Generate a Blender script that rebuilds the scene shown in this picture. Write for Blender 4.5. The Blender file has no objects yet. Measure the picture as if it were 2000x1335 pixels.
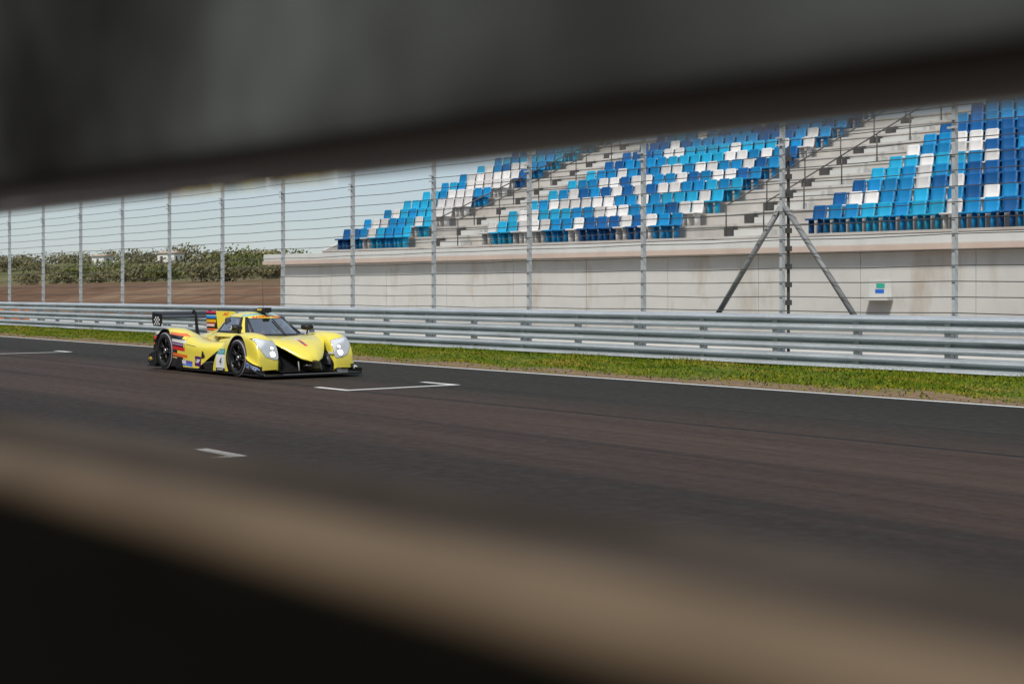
import bpy, bmesh, math, random
from mathutils import Vector, Matrix
from mathutils.bvhtree import BVHTree
R = math.radians
random.seed(7)
S = bpy.context.scene
COL = S.collection

# ------------------------------------------------------------------ camera
CAM_H = 1.45
YAW = 141.0                       # heading of the lens, degrees from +X (the cars travel towards +X)
cd = bpy.data.cameras.new("camera"); cam = bpy.data.objects.new("camera", cd); COL.objects.link(cam)
cam.location = (0, 0, CAM_H)
cam.rotation_euler = (R(90), 0, R(YAW - 90))
cd.sensor_width = 36.0; cd.lens = 50.0
cd.shift_y = -0.04875
cd.clip_start = 0.05; cd.clip_end = 6000
cd.dof.use_dof = True; cd.dof.focus_distance = 24.3; cd.dof.aperture_fstop = 50 / 9.5
S.camera = cam

# ------------------------------------------------------------------ world and sun
SUN_EL, SUN_AZ = 52.0, -62.0       # direction towards the sun: azimuth from +X
W = bpy.data.worlds.new("World"); S.world = W; W.use_nodes = True
wn = W.node_tree.nodes; bg = wn["Background"]
sky = wn.new("ShaderNodeTexSky"); sky.sky_type = 'NISHITA'; sky.sun_disc = False
sky.sun_elevation = R(SUN_EL); sky.sun_rotation = R(90 - SUN_AZ)
sky.air_density = 1.0; sky.dust_density = 0.5; sky.ozone_density = 3.0; sky.altitude = 50
veil = wn.new("ShaderNodeMix"); veil.data_type = 'RGBA'; veil.inputs[0].default_value = .6      # thin pale cloud over the blue
veil.inputs[7].default_value = (5.35, 6.0, 6.5, 1)
W.node_tree.links.new(sky.outputs[0], veil.inputs[6]); W.node_tree.links.new(veil.outputs[2], bg.inputs[0]); bg.inputs[1].default_value = 0.10
sl = bpy.data.lights.new("sun", 'SUN'); sun = bpy.data.objects.new("sun", sl); COL.objects.link(sun)
sl.energy = 3.3; sl.angle = R(9); sl.color = (1, .95, .87)
sd = Vector((math.cos(R(SUN_EL)) * math.cos(R(SUN_AZ)), math.cos(R(SUN_EL)) * math.sin(R(SUN_AZ)), math.sin(R(SUN_EL))))
sun.rotation_euler = sd.to_track_quat('Z', 'Y').to_euler()
S.view_settings.view_transform = 'Standard'; S.view_settings.look = 'None'
S.view_settings.exposure = 0.0; S.view_settings.gamma = 1.0
S.cycles.use_denoising = True

# ------------------------------------------------------------------ helpers
fx = 50 / 36 * 2000
DV = Vector((math.cos(R(YAW)), math.sin(R(YAW)))); RV = Vector((math.sin(R(YAW)), -math.cos(R(YAW))))
def px_ray(px): return DV + RV * ((px - 1000) / fx)
def project(p):
    d = p[0] * DV.x + p[1] * DV.y; r = p[0] * RV.x + p[1] * RV.y
    return 1000 + fx * r / d, 570 - fx * (p[2] - CAM_H) / d, d

def tag(o, label=None, cat=None, group=None, kind=None):
    if label: o['label'] = label
    if cat: o['category'] = cat
    if group: o['group'] = group
    if kind: o['kind'] = kind
    return o
def empty(name, loc=(0, 0, 0), rz=0):
    o = bpy.data.objects.new(name, None); COL.objects.link(o); o.location = loc; o.rotation_euler = (0, 0, rz)
    o.empty_display_size = .2
    return o
def link_mesh(name, me, mat=None, parent=None, smooth=False):
    o = bpy.data.objects.new(name, me); COL.objects.link(o)
    for m in (mat if isinstance(mat, (list, tuple)) else [mat]):
        if m: me.materials.append(m)
    if parent: o.parent = parent
    if smooth:
        for p in me.polygons: p.use_smooth = True
    return o
class MB:
    """collects shapes into one mesh"""
    def __init__(s): s.v = []; s.f = []; s.m = []
    def face(s, pts, mi=0):
        n = len(s.v); s.v += [tuple(p) for p in pts]; s.f.append(tuple(range(n, n + len(pts)))); s.m.append(mi)
    def box(s, a, b, mi=0, M=None):
        x0, y0, z0 = a; x1, y1, z1 = b
        P = [Vector(p) for p in ((x0,y0,z0),(x1,y0,z0),(x1,y1,z0),(x0,y1,z0),(x0,y0,z1),(x1,y0,z1),(x1,y1,z1),(x0,y1,z1))]
        if M: P = [M @ p for p in P]
        n = len(s.v); s.v += [tuple(p) for p in P]
        for q in ((0,3,2,1),(4,5,6,7),(0,1,5,4),(1,2,6,5),(2,3,7,6),(3,0,4,7)): s.f.append(tuple(n + i for i in q)); s.m.append(mi)
    def tube(s, pts, r, seg=8, mi=0, caps=True):
        pts = [Vector(p) for p in pts]; n0 = len(s.v); up = None
        rr = r if isinstance(r, (list, tuple)) else [r] * len(pts)
        for i, p in enumerate(pts):
            t = (pts[min(i + 1, len(pts) - 1)] - pts[max(i - 1, 0)]).normalized()
            if up is None: up = Vector((0, 0, 1)) if abs(t.z) < .9 else Vector((1, 0, 0))
            a = t.cross(up).normalized(); b = a.cross(t).normalized(); up = b
            for k in range(seg):
                an = 2 * math.pi * k / seg; s.v.append(tuple(p + (a * math.cos(an) + b * math.sin(an)) * rr[i]))
        for i in range(len(pts) - 1):
            for k in range(seg):
                k2 = (k + 1) % seg; s.f.append((n0 + i*seg + k, n0 + i*seg + k2, n0 + (i+1)*seg + k2, n0 + (i+1)*seg + k)); s.m.append(mi)
        if caps:
            s.f.append(tuple(n0 + k for k in range(seg))); s.m.append(mi)
            s.f.append(tuple(n0 + (len(pts)-1)*seg + k for k in reversed(range(seg)))); s.m.append(mi)
    def prism(s, poly, axis, a, b, mi=0):
        """poly in the two other axes, extruded a..b along axis"""
        def P(u, v, w): return {0: (w, u, v), 1: (u, w, v), 2: (u, v, w)}[axis]
        n = len(s.v); k = len(poly)
        s.v += [P(u, v, a) for u, v in poly] + [P(u, v, b) for u, v in poly]
        s.f.append(tuple(n + i for i in range(k))); s.f.append(tuple(n + k + i for i in reversed(range(k)))); s.m += [mi, mi]
        for i in range(k):
            j = (i + 1) % k; s.f.append((n + i, n + k + i, n + k + j, n + j)); s.m.append(mi)
    def grid(s, rows, mi=0, closed=False):
        n = len(s.v); w = len(rows[0])
        for r in rows: s.v += [tuple(p) for p in r]
        for i in range(len(rows) - 1):
            for j in range(w if closed else w - 1):
                j2 = (j + 1) % w
                s.f.append((n + i*w + j, n + i*w + j2, n + (i+1)*w + j2, n + (i+1)*w + j)); s.m.append(mi)
    def lathe(s, prof, seg=40, axis=1, c=(0, 0, 0), mi=0):
        """prof: (radius, along axis)"""
        rows = []
        for r, a in prof:
            row = []
            for k in range(seg):
                t = 2 * math.pi * k / seg; u, v = r * math.cos(t), r * math.sin(t)
                row.append({0: (c[0]+a, c[1]+u, c[2]+v), 1: (c[0]+u, c[1]+a, c[2]+v), 2: (c[0]+u, c[1]+v, c[2]+a)}[axis])
            rows.append(row)
        s.grid(rows, mi, closed=True)
    def build(s, name, mat, parent=None, smooth=False, weld=True, auto=None, bevel=None):
        me = bpy.data.meshes.new(name); me.from_pydata(s.v, [], s.f); me.update()
        bm = bmesh.new(); bm.from_mesh(me)
        for f, mi in zip(bm.faces, s.m): f.material_index = mi
        if weld: bmesh.ops.remove_doubles(bm, verts=bm.verts, dist=1e-5)
        bmesh.ops.recalc_face_normals(bm, faces=bm.faces)
        if bevel:
            es = [e for e in bm.edges if len(e.link_faces) == 2 and e.calc_face_angle(0) > R(40)]
            bmesh.ops.bevel(bm, geom=es, offset=bevel, segments=2, affect='EDGES', profile=.6)
        if auto is not None:
            for e in bm.edges: e.smooth = not (len(e.link_faces) == 2 and e.calc_face_angle(0) > R(auto))
            smooth = True
        bm.to_mesh(me); bm.free()
        return link_mesh(name, me, mat, parent, smooth)
def cr(p0, p1, p2, p3, t):
    return tuple(.5 * ((2*b) + (-a + c) * t + (2*a - 5*b + 4*c - d) * t*t + (-a + 3*b - 3*c + d) * t**3) for a, b, c, d in zip(p0, p1, p2, p3))
def spline(pts, n):
    out = []; L = len(pts)
    for i in range(L - 1):
        p0 = pts[max(i-1, 0)]; p3 = pts[min(i+2, L-1)]
        for k in range(n): out.append(cr(p0, pts[i], pts[i+1], p3, k / n))
    out.append(tuple(pts[-1])); return out
def loft(stations, nu=6, nv=5):
    """stations: [(x, [(y,z)...])] -> smooth grid rows of (x,y,z)"""
    rows = [spline([(x, y, z) for y, z in sec], nv) for x, sec in stations]
    cols = [spline([r[j] for r in rows], nu) for j in range(len(rows[0]))]
    return [[cols[j][i] for j in range(len(cols))] for i in range(len(cols[0]))]
def mir(rows, s): return [[(x, y * s, z) for x, y, z in r] for r in rows]

# ------------------------------------------------------------------ materials
class NT:
    def __init__(s, name):
        s.m = bpy.data.materials.new(name); s.m.use_nodes = True; s.t = s.m.node_tree; s.n = s.t.nodes; s.bsdf = s.n["Principled BSDF"]; s._oc = None
    def link(s, a, b): s.t.links.new(a, b)
    def val(s, sock, v):
        if hasattr(v, 'is_output') or isinstance(v, bpy.types.NodeSocket): s.link(v, sock)
        else:
            if isinstance(v, (tuple, list)) and len(v) == 3 and len(sock.default_value) == 4: v = (*v, 1)
            sock.default_value = v
    def math(s, op, a, b=0.0):
        n = s.n.new("ShaderNodeMath"); n.operation = op; s.val(n.inputs[0], a); s.val(n.inputs[1], b); return n.outputs[0]
    def mix(s, f, a, b):
        n = s.n.new("ShaderNodeMix"); n.data_type = 'RGBA'; s.val(n.inputs[0], f); s.val(n.inputs[6], a); s.val(n.inputs[7], b); return n.outputs[2]
    def obj(s):
        if s._oc is None: s._oc = s.n.new("ShaderNodeTexCoord").outputs['Object']
        return s._oc
    def xyz(s, v=None):
        n = s.n.new("ShaderNodeSeparateXYZ"); s.link(v or s.obj(), n.inputs[0]); return n.outputs
    def mapped(s, scale, v=None):
        n = s.n.new("ShaderNodeMapping"); s.link(v or s.obj(), n.inputs[0]); n.inputs['Scale'].default_value = scale; return n.outputs[0]
    def noise(s, scale=5, detail=4, rough=.55, vec=None, dist=0):
        n = s.n.new("ShaderNodeTexNoise"); s.link(vec or s.obj(), n.inputs['Vector']); n.inputs['Scale'].default_value = scale
        n.inputs['Detail'].default_value = detail; n.inputs['Roughness'].default_value = rough; n.inputs['Distortion'].default_value = dist; return n.outputs[0]
    def ramp(s, f, stops):
        n = s.n.new("ShaderNodeValToRGB"); s.link(f, n.inputs[0]); e = n.color_ramp.elements
        while len(e) > 1: e.remove(e[-1])
        for i, (p, c) in enumerate(stops):
            if not isinstance(c, (tuple, list)): c = (c, c, c)
            k = e[0] if i == 0 else e.new(p)
            k.position = p; k.color = (*c, 1)
        return n.outputs[0]
    def band(s, v, lo, hi): return s.math('MULTIPLY', s.math('GREATER_THAN', v, lo), s.math('LESS_THAN', v, hi))
    def set(s, **k):
        for a, v in k.items(): s.val(s.bsdf.inputs[{'color': 'Base Color', 'rough': 'Roughness', 'metal': 'Metallic', 'spec': 'Specular IOR Level',
            'coat': 'Coat Weight', 'coatr': 'Coat Roughness', 'alpha': 'Alpha', 'ec': 'Emission Color', 'es': 'Emission Strength'}[a]], v)
        return s
    def bump(s, h, dist=.01, strength=.5):
        n = s.n.new("ShaderNodeBump"); s.link(h, n.inputs['Height']); n.inputs['Distance'].default_value = dist; n.inputs['Strength'].default_value = strength
        s.link(n.outputs[0], s.bsdf.inputs['Normal']); return s
def plain(name, c, rough=.5, metal=0, var=.12, scale=6, coat=0, glow=0):
    t = NT(name); f = t.noise(scale)
    lo = tuple(x * (1 - var) for x in c); hi = tuple(min(1, x * (1 + var)) for x in c)
    t.set(color=t.ramp(f, [(.3, lo), (.7, hi)]), rough=rough, metal=metal, coat=coat)
    if glow: t.set(ec=c, es=glow)
    return t.m
def emit(name, c, st):
    t = NT(name); t.set(color=c, ec=c, es=st, rough=.2); return t.m

YEL = (.88, .74, .085)
YEL2 = (.86, .70, .10)
def paint(name, stack=None, base=YEL, seams=()):
    """car paint with hard edged livery patches: stack(t, x, y, z) -> list of (mask, colour)"""
    t = NT(name); f = t.noise(2.5, 2)
    c = t.mix(f, tuple(v * .97 for v in base), base)
    if seams:
        xs_, ys_, zs_ = t.xyz()
        for x0 in seams: c = t.mix(t.math('MULTIPLY', t.math('LESS_THAN', t.math('ABSOLUTE', t.math('SUBTRACT', xs_, x0)), .006), .8), c, (.03, .025, .01))
    if stack:
        x, y, z = t.xyz()
        for m, k in stack(t, x, t.math('ABSOLUTE', y), z): c = t.mix(m, c, k)
    t.set(color=c, rough=.32, coat=1.0, coatr=.04, spec=.45); return t.m
def M_and(t, *a):
    r = a[0]
    for b in a[1:]: r = t.math('MULTIPLY', r, b)
    return r
BLK = (.012, .012, .014); PUR = (.09, .01, .16); WHT = (.75, .75, .75); RED = (.75, .02, .02); ORG = (.85, .16, .02); BLU = (.02, .22, .75); PNK = (.62, .03, .12); TEAL = (.05, .42, .42); LIL = (.5, .28, .55); GOLD = (.8, .45, .01)
def stripes_rear(t, x, y, z):
    out = []
    side = t.math('GREATER_THAN', y, .80)
    sl = t.math('ADD', z, t.math('MULTIPLY', x, .06))         # stripes fall slightly towards the nose
    def zone(lo, hi, x0, x1, c): out.append((M_and(t, side, t.band(sl, lo, hi), t.band(x, x0, x1)), c))
    d = -.14
    zone(.02 + d, .60 + d, -2.62, -2.06, BLK); zone(-.9, .62 + d, -3.6, -3.1, BLK)
    zone(.655 + d, .70 + d, -2.62, -1.92, ORG); zone(.60 + d, .655 + d, -2.62, -2.15, BLK)
    zone(.53 + d, .585 + d, -2.52, -2.0, WHT); zone(.485 + d, .51 + d, -2.62, -2.05, LIL); zone(.395 + d, .455 + d, -2.62, -2.0, RED)
    zone(.33 + d, .39 + d, -2.3, -2.0, YEL); zone(.28 + d, .335 + d, -2.62, -1.9, ORG); zone(.24 + d, .26 + d, -2.62, -2.3, (.8, .5, .2))
    zone(.0, .24 + d, -2.2, -1.7, (.12, .1, .5)); zone(.14 + d, .19 + d, -2.05, -1.7, (.1, .25, .8)); zone(.17 + d, .235 + d, -2.1, -1.95, WHT)
    e = -.19
    zone(.83 + e, 1.0, -3.6, -3.1, (.6, .6, .65)); zone(.79 + e, .83 + e, -3.6, -3.1, (.8, .35, .1)); zone(.70 + e, .745 + e, -3.6, -3.1, (.7, .6, .68)); zone(.655 + e, .675 + e, -3.6, -3.1, LIL)
    zone(.56 + e, .625 + e, -3.6, -3.1, RED); zone(.46 + e, .50 + e, -3.6, -3.1, ORG)
    # purple patch and black notch on the side pod
    zone(.03, .21, -1.62, -1.42, PUR)
    return out
def stripes_fin(t, x, y, z):
    out = []
    xb = t.math('ADD', x, t.math('MULTIPLY', z, .22))            # slanting front edge
    def zone(lo, hi, x1, c): out.append((M_and(t, t.band(z, lo, hi), t.math('LESS_THAN', xb, x1)), c))
    zone(.3, 1.2, -2.38, BLK); zone(1.05, 1.1, -2.38, PNK); zone(.955, 1.018, -2.40, BLU); zone(.995, 1.018, -2.38, (.3, .55, .85)); zone(.875, .932, -2.42, GOLD)
    zone(.845, .86, -2.44, PNK); zone(.80, .845, -2.5, (.75, .6, .65)); zone(.73, .76, -2.42, ORG); zone(.695, .715, -2.5, WHT)
    return out
def stripes_cover(t, x, y, z):
    out = []
    def zone(x0, x1, lo, hi, c): out.append((M_and(t, t.band(x, x0, x1), t.band(z, lo, hi)), c))
    zone(-1.72, -1.62, .5, .74, TEAL); zone(-1.62, -1.5, .5, .78, WHT); zone(-1.36, -1.22, .5, .72, (.1, .3, .5)); zone(-1.95, -1.85, .5, .70, GOLD)
    return out
def stripes_roof(t, x, y, z):
    k = t.math('ADD', z, t.math('MULTIPLY', t.math('MULTIPLY', y, y), .25))
    fr = t.math('GREATER_THAN', x, -.95)
    return [(M_and(t, fr, t.band(k, 1.045, 1.075)), TEAL), (M_and(t, fr, t.band(k, 1.058, 1.066)), (.6, .7, .7))]
def stripes_fender(t, x, y, z):
    line = t.math('SUBTRACT', t.math('ADD', z, t.math('MULTIPLY', x, .226)), .375)
    low = M_and(t, t.math('LESS_THAN', line, 0), t.math('GREATER_THAN', x, .2), t.math('GREATER_THAN', y, .86))
    return [(low, BLK)]
def stripes_nose(t, x, y, z):
    a = t.band(x, .40, .72); inn = t.math('LESS_THAN', y, .035)
    return [(M_and(t, a, inn), RED), (M_and(t, t.band(x, .52, .62), t.math('LESS_THAN', y, .02)), BLK), (M_and(t, t.band(x, .33, .43), t.math('LESS_THAN', y, .04)), WHT)]

m_yel = paint("yellow_paint"); m_fend = paint("fender_paint", stripes_fender, YEL, (.02, -.46)); m_rear = paint("rear_paint", stripes_rear, YEL, (-2.02, -3.12)); m_fin = paint("fin_paint", stripes_fin, YEL)
m_cover = paint("cover_paint", stripes_cover, YEL, (-1.5, -2.3)); m_roof = paint("roof_paint", stripes_roof); m_nose = paint("nose_paint", stripes_nose, YEL, (.26,))
def carbon():
    t = NT("carbon"); f = t.noise(60, 2); t.set(color=t.ramp(f, [(.3, (.008, .008, .009)), (.7, (.02, .02, .022))]), rough=.35, coat=.3, spec=.4); return t.m
m_carb = carbon()
m_carbg = plain("grey_carbon", (.05, .05, .055), .3)
m_edge = plain("worn_edge", (.3, .3, .3), .45)
m_rubber = plain("tyre_rubber", (.016, .016, .017), .6, var=.25, scale=14)
m_rim = plain("rim_black", (.010, .010, .011), .4)
m_silver = plain("silver", (.6, .6, .62), .28, 1)
m_ring = plain("tyre_ring", (.33, .31, .36), .6)
m_dark = plain("cockpit_dark", (.055, .058, .064), .8)
def glass():
    t = NT("window_glass"); n = t.n; out = n["Material Output"]
    tr = n.new("ShaderNodeBsdfTransparent"); tr.inputs[0].default_value = (.80, .85, .90, 1)
    gl = n.new("ShaderNodeBsdfGlossy"); gl.inputs['Roughness'].default_value = .04; gl.inputs['Color'].default_value = (.85, .9, 1, 1)
    lw = n.new("ShaderNodeFresnel"); lw.inputs[0].default_value = 1.75
    mx = n.new("ShaderNodeMixShader"); t.link(t.math('ADD', lw.outputs[0], .34), mx.inputs[0]); t.link(tr.outputs[0], mx.inputs[1]); t.link(gl.outputs[0], mx.inputs[2]); t.link(mx.outputs[0], out.inputs[0]); return t.m
m_glass = glass()
def lens():
    t = NT("lens_glass"); n = t.n; out = n["Material Output"]
    tr = n.new("ShaderNodeBsdfTransparent"); tr.inputs[0].default_value = (.9, .92, .95, 1)
    gl = n.new("ShaderNodeBsdfGlossy"); gl.inputs['Roughness'].default_value = .05
    lw = n.new("ShaderNodeFresnel"); lw.inputs[0].default_value = 1.5
    mx = n.new("ShaderNodeMixShader"); t.link(lw.outputs[0], mx.inputs[0]); t.link(tr.outputs[0], mx.inputs[1]); t.link(gl.outputs[0], mx.inputs[2]); t.link(mx.outputs[0], out.inputs[0]); return t.m
m_lens = lens()
m_drl = emit("daylight_strip", (.8, .83, .9), .85)
m_lamp = emit("lamp_light", (1, .97, .88), 3.5)
m_white = plain("white_print", (.8, .8, .8), .5, var=.03)
m_black = plain("black_print", (.012, .012, .013), .5)
m_red = plain("red_print", (.72, .05, .02), .5)
m_teal = plain("teal_print", (.03, .32, .34), .5)
m_blue = plain("blue_print", (.015, .12, .5), .5)
m_gold = plain("gold_print", (.7, .5, .06), .5)
m_panel = plain("number_panel", (.78, .79, .82), .45, var=.04)

def asphalt():
    t = NT("asphalt"); x, y, z = t.xyz()
    big = t.noise(.35, 4, vec=t.mapped((.08, 1, 1))); streak = t.noise(2.2, 5, .7, vec=t.mapped((.03, 1, 1))); fine = t.noise(90, 3, .7); mid = t.noise(7, 4, .6)
    wob = t.math('ADD', y, t.math('MULTIPLY', t.math('SUBTRACT', t.noise(.25, 2), .5), .25))
    fst = t.noise(9, 4, .7, vec=t.mapped((.02, 1, 1)))
    rub = t.ramp(t.math('ADD', t.math('ADD', t.math('MULTIPLY', streak, .4), t.math('MULTIPLY', fst, .3)), t.math('MULTIPLY', big, .3)), [(.36, (.030, .0195, .0148)), (.5, (.049, .032, .0242)), (.64, (.070, .047, .036))])
    out = t.ramp(big, [(.3, (.019, .0165, .0125)), (.7, (.032, .028, .0215))])
    k = t.n.new("ShaderNodeMapRange"); t.link(wob, k.inputs[0]); k.inputs[1].default_value = 11.2; k.inputs[2].default_value = 13.2
    c = t.mix(k.outputs[0], rub, out)
    nr = t.n.new("ShaderNodeMapRange"); t.link(t.math('ADD', wob, t.math('MULTIPLY', t.math('SUBTRACT', t.noise(.6, 3, vec=t.mapped((.15, 1, 1))), .5), 1.2)), nr.inputs[0]); nr.inputs[1].default_value = 7.0; nr.inputs[2].default_value = 7.9
    c = t.mix(nr.outputs[0], (.025, .0178, .0145), c)                   # darker lane next to the pit side
    sp = t.ramp(fine, [(.3, .55), (.5, 1.0), (.72, 1.75)])
    mu = t.n.new("ShaderNodeMix"); mu.data_type = 'RGBA'; mu.blend_type = 'MULTIPLY'; mu.inputs[0].default_value = 1; t.link(c, mu.inputs[6]); t.link(sp, mu.inputs[7])
    c = mu.outputs[2]
    # tar seams and tyre marks running along the track
    def seam(yc, w, k=.75):
        w2 = t.math('MULTIPLY', t.math('SUBTRACT', t.noise(.5, 3), .5), .10)
        return t.math('MULTIPLY', t.math('LESS_THAN', t.math('ABSOLUTE', t.math('SUBTRACT', t.math('ADD', y, w2), yc)), w), k)
    for yc, w, k in ((11.35, .05, .85), (13.0, .04, .8), (12.75, .02, .5), (9.2, .10, .3), (7.4, .14, .3), (5.6, .12, .35), (14.6, .03, .4)):
        br = t.math('GREATER_THAN', t.noise(.12 + .05 * w, 2, vec=t.mapped((1, 0, 0))), .30)
        c = t.mix(t.math('MULTIPLY', seam(yc, w, k), br), c, (.009, .009, .010))
    t.set(color=c, rough=t.ramp(mid, [(.3, .62), (.7, .88)]), spec=.16).bump(fine, .004, .6); return t.m
def concrete(name, c, var=.16, rough=.8, stain=.35):
    t = NT(name); a = t.noise(1.3, 5, .6); b = t.noise(.5, 4, .6, vec=t.mapped((1, 1, .15))); f = t.noise(40, 2)
    k = t.math('ADD', t.math('MULTIPLY', a, .6), t.math('MULTIPLY', b, .4))
    base = t.ramp(k, [(.32, tuple(v * (1 - var * 1.6) for v in c)), (.5, c), (.68, tuple(v * (1 + var) for v in c))])
    st = t.math('MULTIPLY', t.ramp(t.noise(.8, 4, .65, vec=t.mapped((1, 1, .35))), [(.56, 0.0), (.74, 1.0)]), stain)
    base = t.mix(st, base, (c[0] * .72, c[1] * .60, c[2] * .50))
    t.set(color=base, rough=rough, spec=.25).bump(f, .003, .4); return t.m
m_asph = asphalt()
m_conc = concrete("wall_concrete", (.53, .525, .50), .06, stain=.75)
m_ledge = concrete("ledge_paint", (.50, .40, .34), .08, stain=.2)
m_para = concrete("parapet_concrete", (.56, .56, .54), .07, stain=.2)
m_tier = concrete("tier_concrete", (.50, .475, .44), .14, stain=.5)
m_pave = concrete("service_paving", (.55, .53, .49), .1, stain=.2)
def galv(name, c, rough=.42, metal=.75):
    t = NT(name); a = t.noise(3, 4, .6, vec=t.mapped((.25, 1, 1))); b = t.noise(22, 3)
    k = t.math('ADD', t.math('MULTIPLY', a, .7), t.math('MULTIPLY', b, .3))
    col = t.ramp(k, [(.35, tuple(v * .82 for v in c)), (.65, tuple(min(1, v * 1.12) for v in c))])
    d = t.ramp(t.noise(.9, 5, .7, vec=t.mapped((.4, 1, 2.5))), [(.60, 0.0), (.78, .45)])
    col = t.mix(d, col, (.12, .10, .085))
    t.set(color=col, rough=t.ramp(b, [(.3, rough - .08), (.7, rough + .12)]), metal=metal); return t.m
m_galv = galv("galvanised_steel", (.62, .655, .69), .42, .6)
m_galvp = galv("galvanised_post", (.52, .54, .55), .6, .2)
m_brace = galv("weathered_brace", (.24, .245, .25), .6, .2)
m_cable = plain("steel_cable", (.085, .08, .075), .5, .3)

# ------------------------------------------------------------------ ground, track, verge
def sheet(name, x0, x1, y0, y1, z, mat, nx=1, ny=1, zf=None, label=None):
    b = MB(); rows = [[(x0 + (x1-x0)*i/nx, y0 + (y1-y0)*j/ny, z if zf is None else zf(x0 + (x1-x0)*i/nx, y0 + (y1-y0)*j/ny)) for j in range(ny + 1)] for i in range(nx + 1)]
    b.grid(rows); o = b.build(name, mat, smooth=zf is not None); tag(o, kind='structure')
    return o
def dirt(name, stops, sc=.25):
    t = NT(name); a = t.noise(sc, 6, .65); b = t.noise(sc * 14, 4, .6)
    t.set(color=t.ramp(t.math('ADD', t.math('MULTIPLY', a, .65), t.math('MULTIPLY', b, .35)), stops), rough=.95, spec=.1).bump(b, .03, .5); return t.m
m_earth = dirt("dry_earth", [(.35, (.13, .085, .055)), (.5, (.20, .14, .09)), (.62, (.17, .16, .07)), (.72, (.26, .20, .14))])
WL = 16.24          # the white line at the far edge of the track
RAIL = 20.60        # track face of the far guardrail
ground = sheet("ground", -2500, 1200, -1200, 2500, -.02, m_earth)
track = sheet("track", -420, 160, .55, WL + .55, 0, m_asph)
def white_paint():
    t = NT("road_paint"); f = t.noise(12, 4, .7); g = t.noise(120, 2)
    t.set(color=t.ramp(t.math('ADD', t.math('MULTIPLY', f, .6), t.math('MULTIPLY', g, .4)), [(.30, (.42, .42, .40)), (.5, (.72, .72, .70)), (.7, (.80, .80, .78))]), rough=.6); return t.m
m_rpaint = white_paint()
line = sheet("white_line", -420, 160, WL - .06, WL + .07, .004, m_rpaint); line.name = "track_edge_line"
pave = sheet("service_road", -420, 160, RAIL + .25, RAIL + 7.5, .012, m_pave)
def grid_box(front_x, y0, y1, L=.95):
    b = MB(); z = .004; w = .13
    b.face([(front_x - w, y0, z), (front_x, y0, z), (front_x, y1, z), (front_x - w, y1, z)])
    for y in (y0, y1 - w): b.face([(front_x - L, y, z), (front_x - w, y, z), (front_x - w, y + w, z), (front_x - L, y + w, z)])
    o = b.build("grid_box_marking", m_rpaint); tag(o, kind='structure'); return o
for fxx, ya, yb in ((-17.75, 11.25, 13.35), (-33.4, 11.35, 13.4), (-11.25, 3.9, 6.1), (-26.2, 3.9, 6.1), (-2.0, 11.25, 13.35), (4.6, 3.9, 6.1)): grid_box(fxx, ya, yb, .95 if ya > 8 else .78)

def verge_z(x, y):
    k = (y - WL) / (RAIL - WL)
    return .006 + .05 * max(0, min(1, k)) + .02 * math.sin(x * 1.7 + y * 2) * max(0, min(1, (y - WL - .35) * 2))
def verge_mat():
    t = NT("verge_soil"); x, y, z = t.xyz(); n = t.noise(1.1, 5, .65); n2 = t.noise(9, 4, .6)
    e = t.math('ADD', t.math('SUBTRACT', y, WL + .95), t.math('MULTIPLY', t.math('SUBTRACT', n, .5), 2.2))
    k = t.ramp(e, [(0.0, 0.0), (.35, 1.0)])
    soil = t.ramp(n2, [(.3, (.15, .095, .06)), (.7, (.27, .19, .12))]); gr = t.ramp(n2, [(.3, (.06, .10, .015)), (.7, (.13, .16, .03))])
    t.set(color=t.mix(k, soil, gr), rough=.95, spec=.1).bump(n2, .02, .7); return t.m
verge = sheet("grass_verge", -140, 30, WL + .10, RAIL + .26, 0, verge_mat(), 340, 20, verge_z)
def grass_mat():
    t = NT("grass_blades"); oi = t.noise(1.3, 4, .65, vec=t.mapped((.3, 1, 1))); g2 = t.noise(14, 2)
    k = t.math('ADD', t.math('MULTIPLY', oi, .7), t.math('MULTIPLY', g2, .3))
    t.set(color=t.ramp(k, [(.36, (.06, .115, .008)), (.46, (.12, .175, .012)), (.54, (.20, .20, .02)), (.63, (.30, .225, .05))]), rough=.8, spec=.05); return t.m
def build_grass():
    b = MB(); rnd = random.Random(3)
    for i in range(90000):
        # denser where the strip passes near the lens
        x = -8 - 66 * (rnd.random() ** 1.4) if i % 6 else rnd.uniform(-90, 6)
        y = rnd.uniform(WL + .15, RAIL + .2)
        edge = (y - WL - .15)
        cl = math.sin(x * .9 + 1.3) * .5 + math.sin(x * 2.3 + y * 1.7) * .5
        if edge < .75 + .45 * cl and rnd.random() > .10: continue
        h = rnd.uniform(.028, .072) * (.7 + .35 * cl + (.5 if y > RAIL - .5 else 0)); a = rnd.uniform(0, 6.283); w = rnd.uniform(.010, .025)
        z = verge_z(x, y) - .004; dx, dy = math.cos(a) * w, math.sin(a) * w; lx, ly = rnd.uniform(-.04, .04), rnd.uniform(-.04, .04)
        b.face([(x - dx, y - dy, z), (x + dx, y + dy, z), (x + lx, y + ly, z + h)])
    o = b.build("grass", grass_mat(), weld=False); tag(o, "short green grass with yellow patches along the far guardrail", "grass", kind='stuff')
build_grass()

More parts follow.
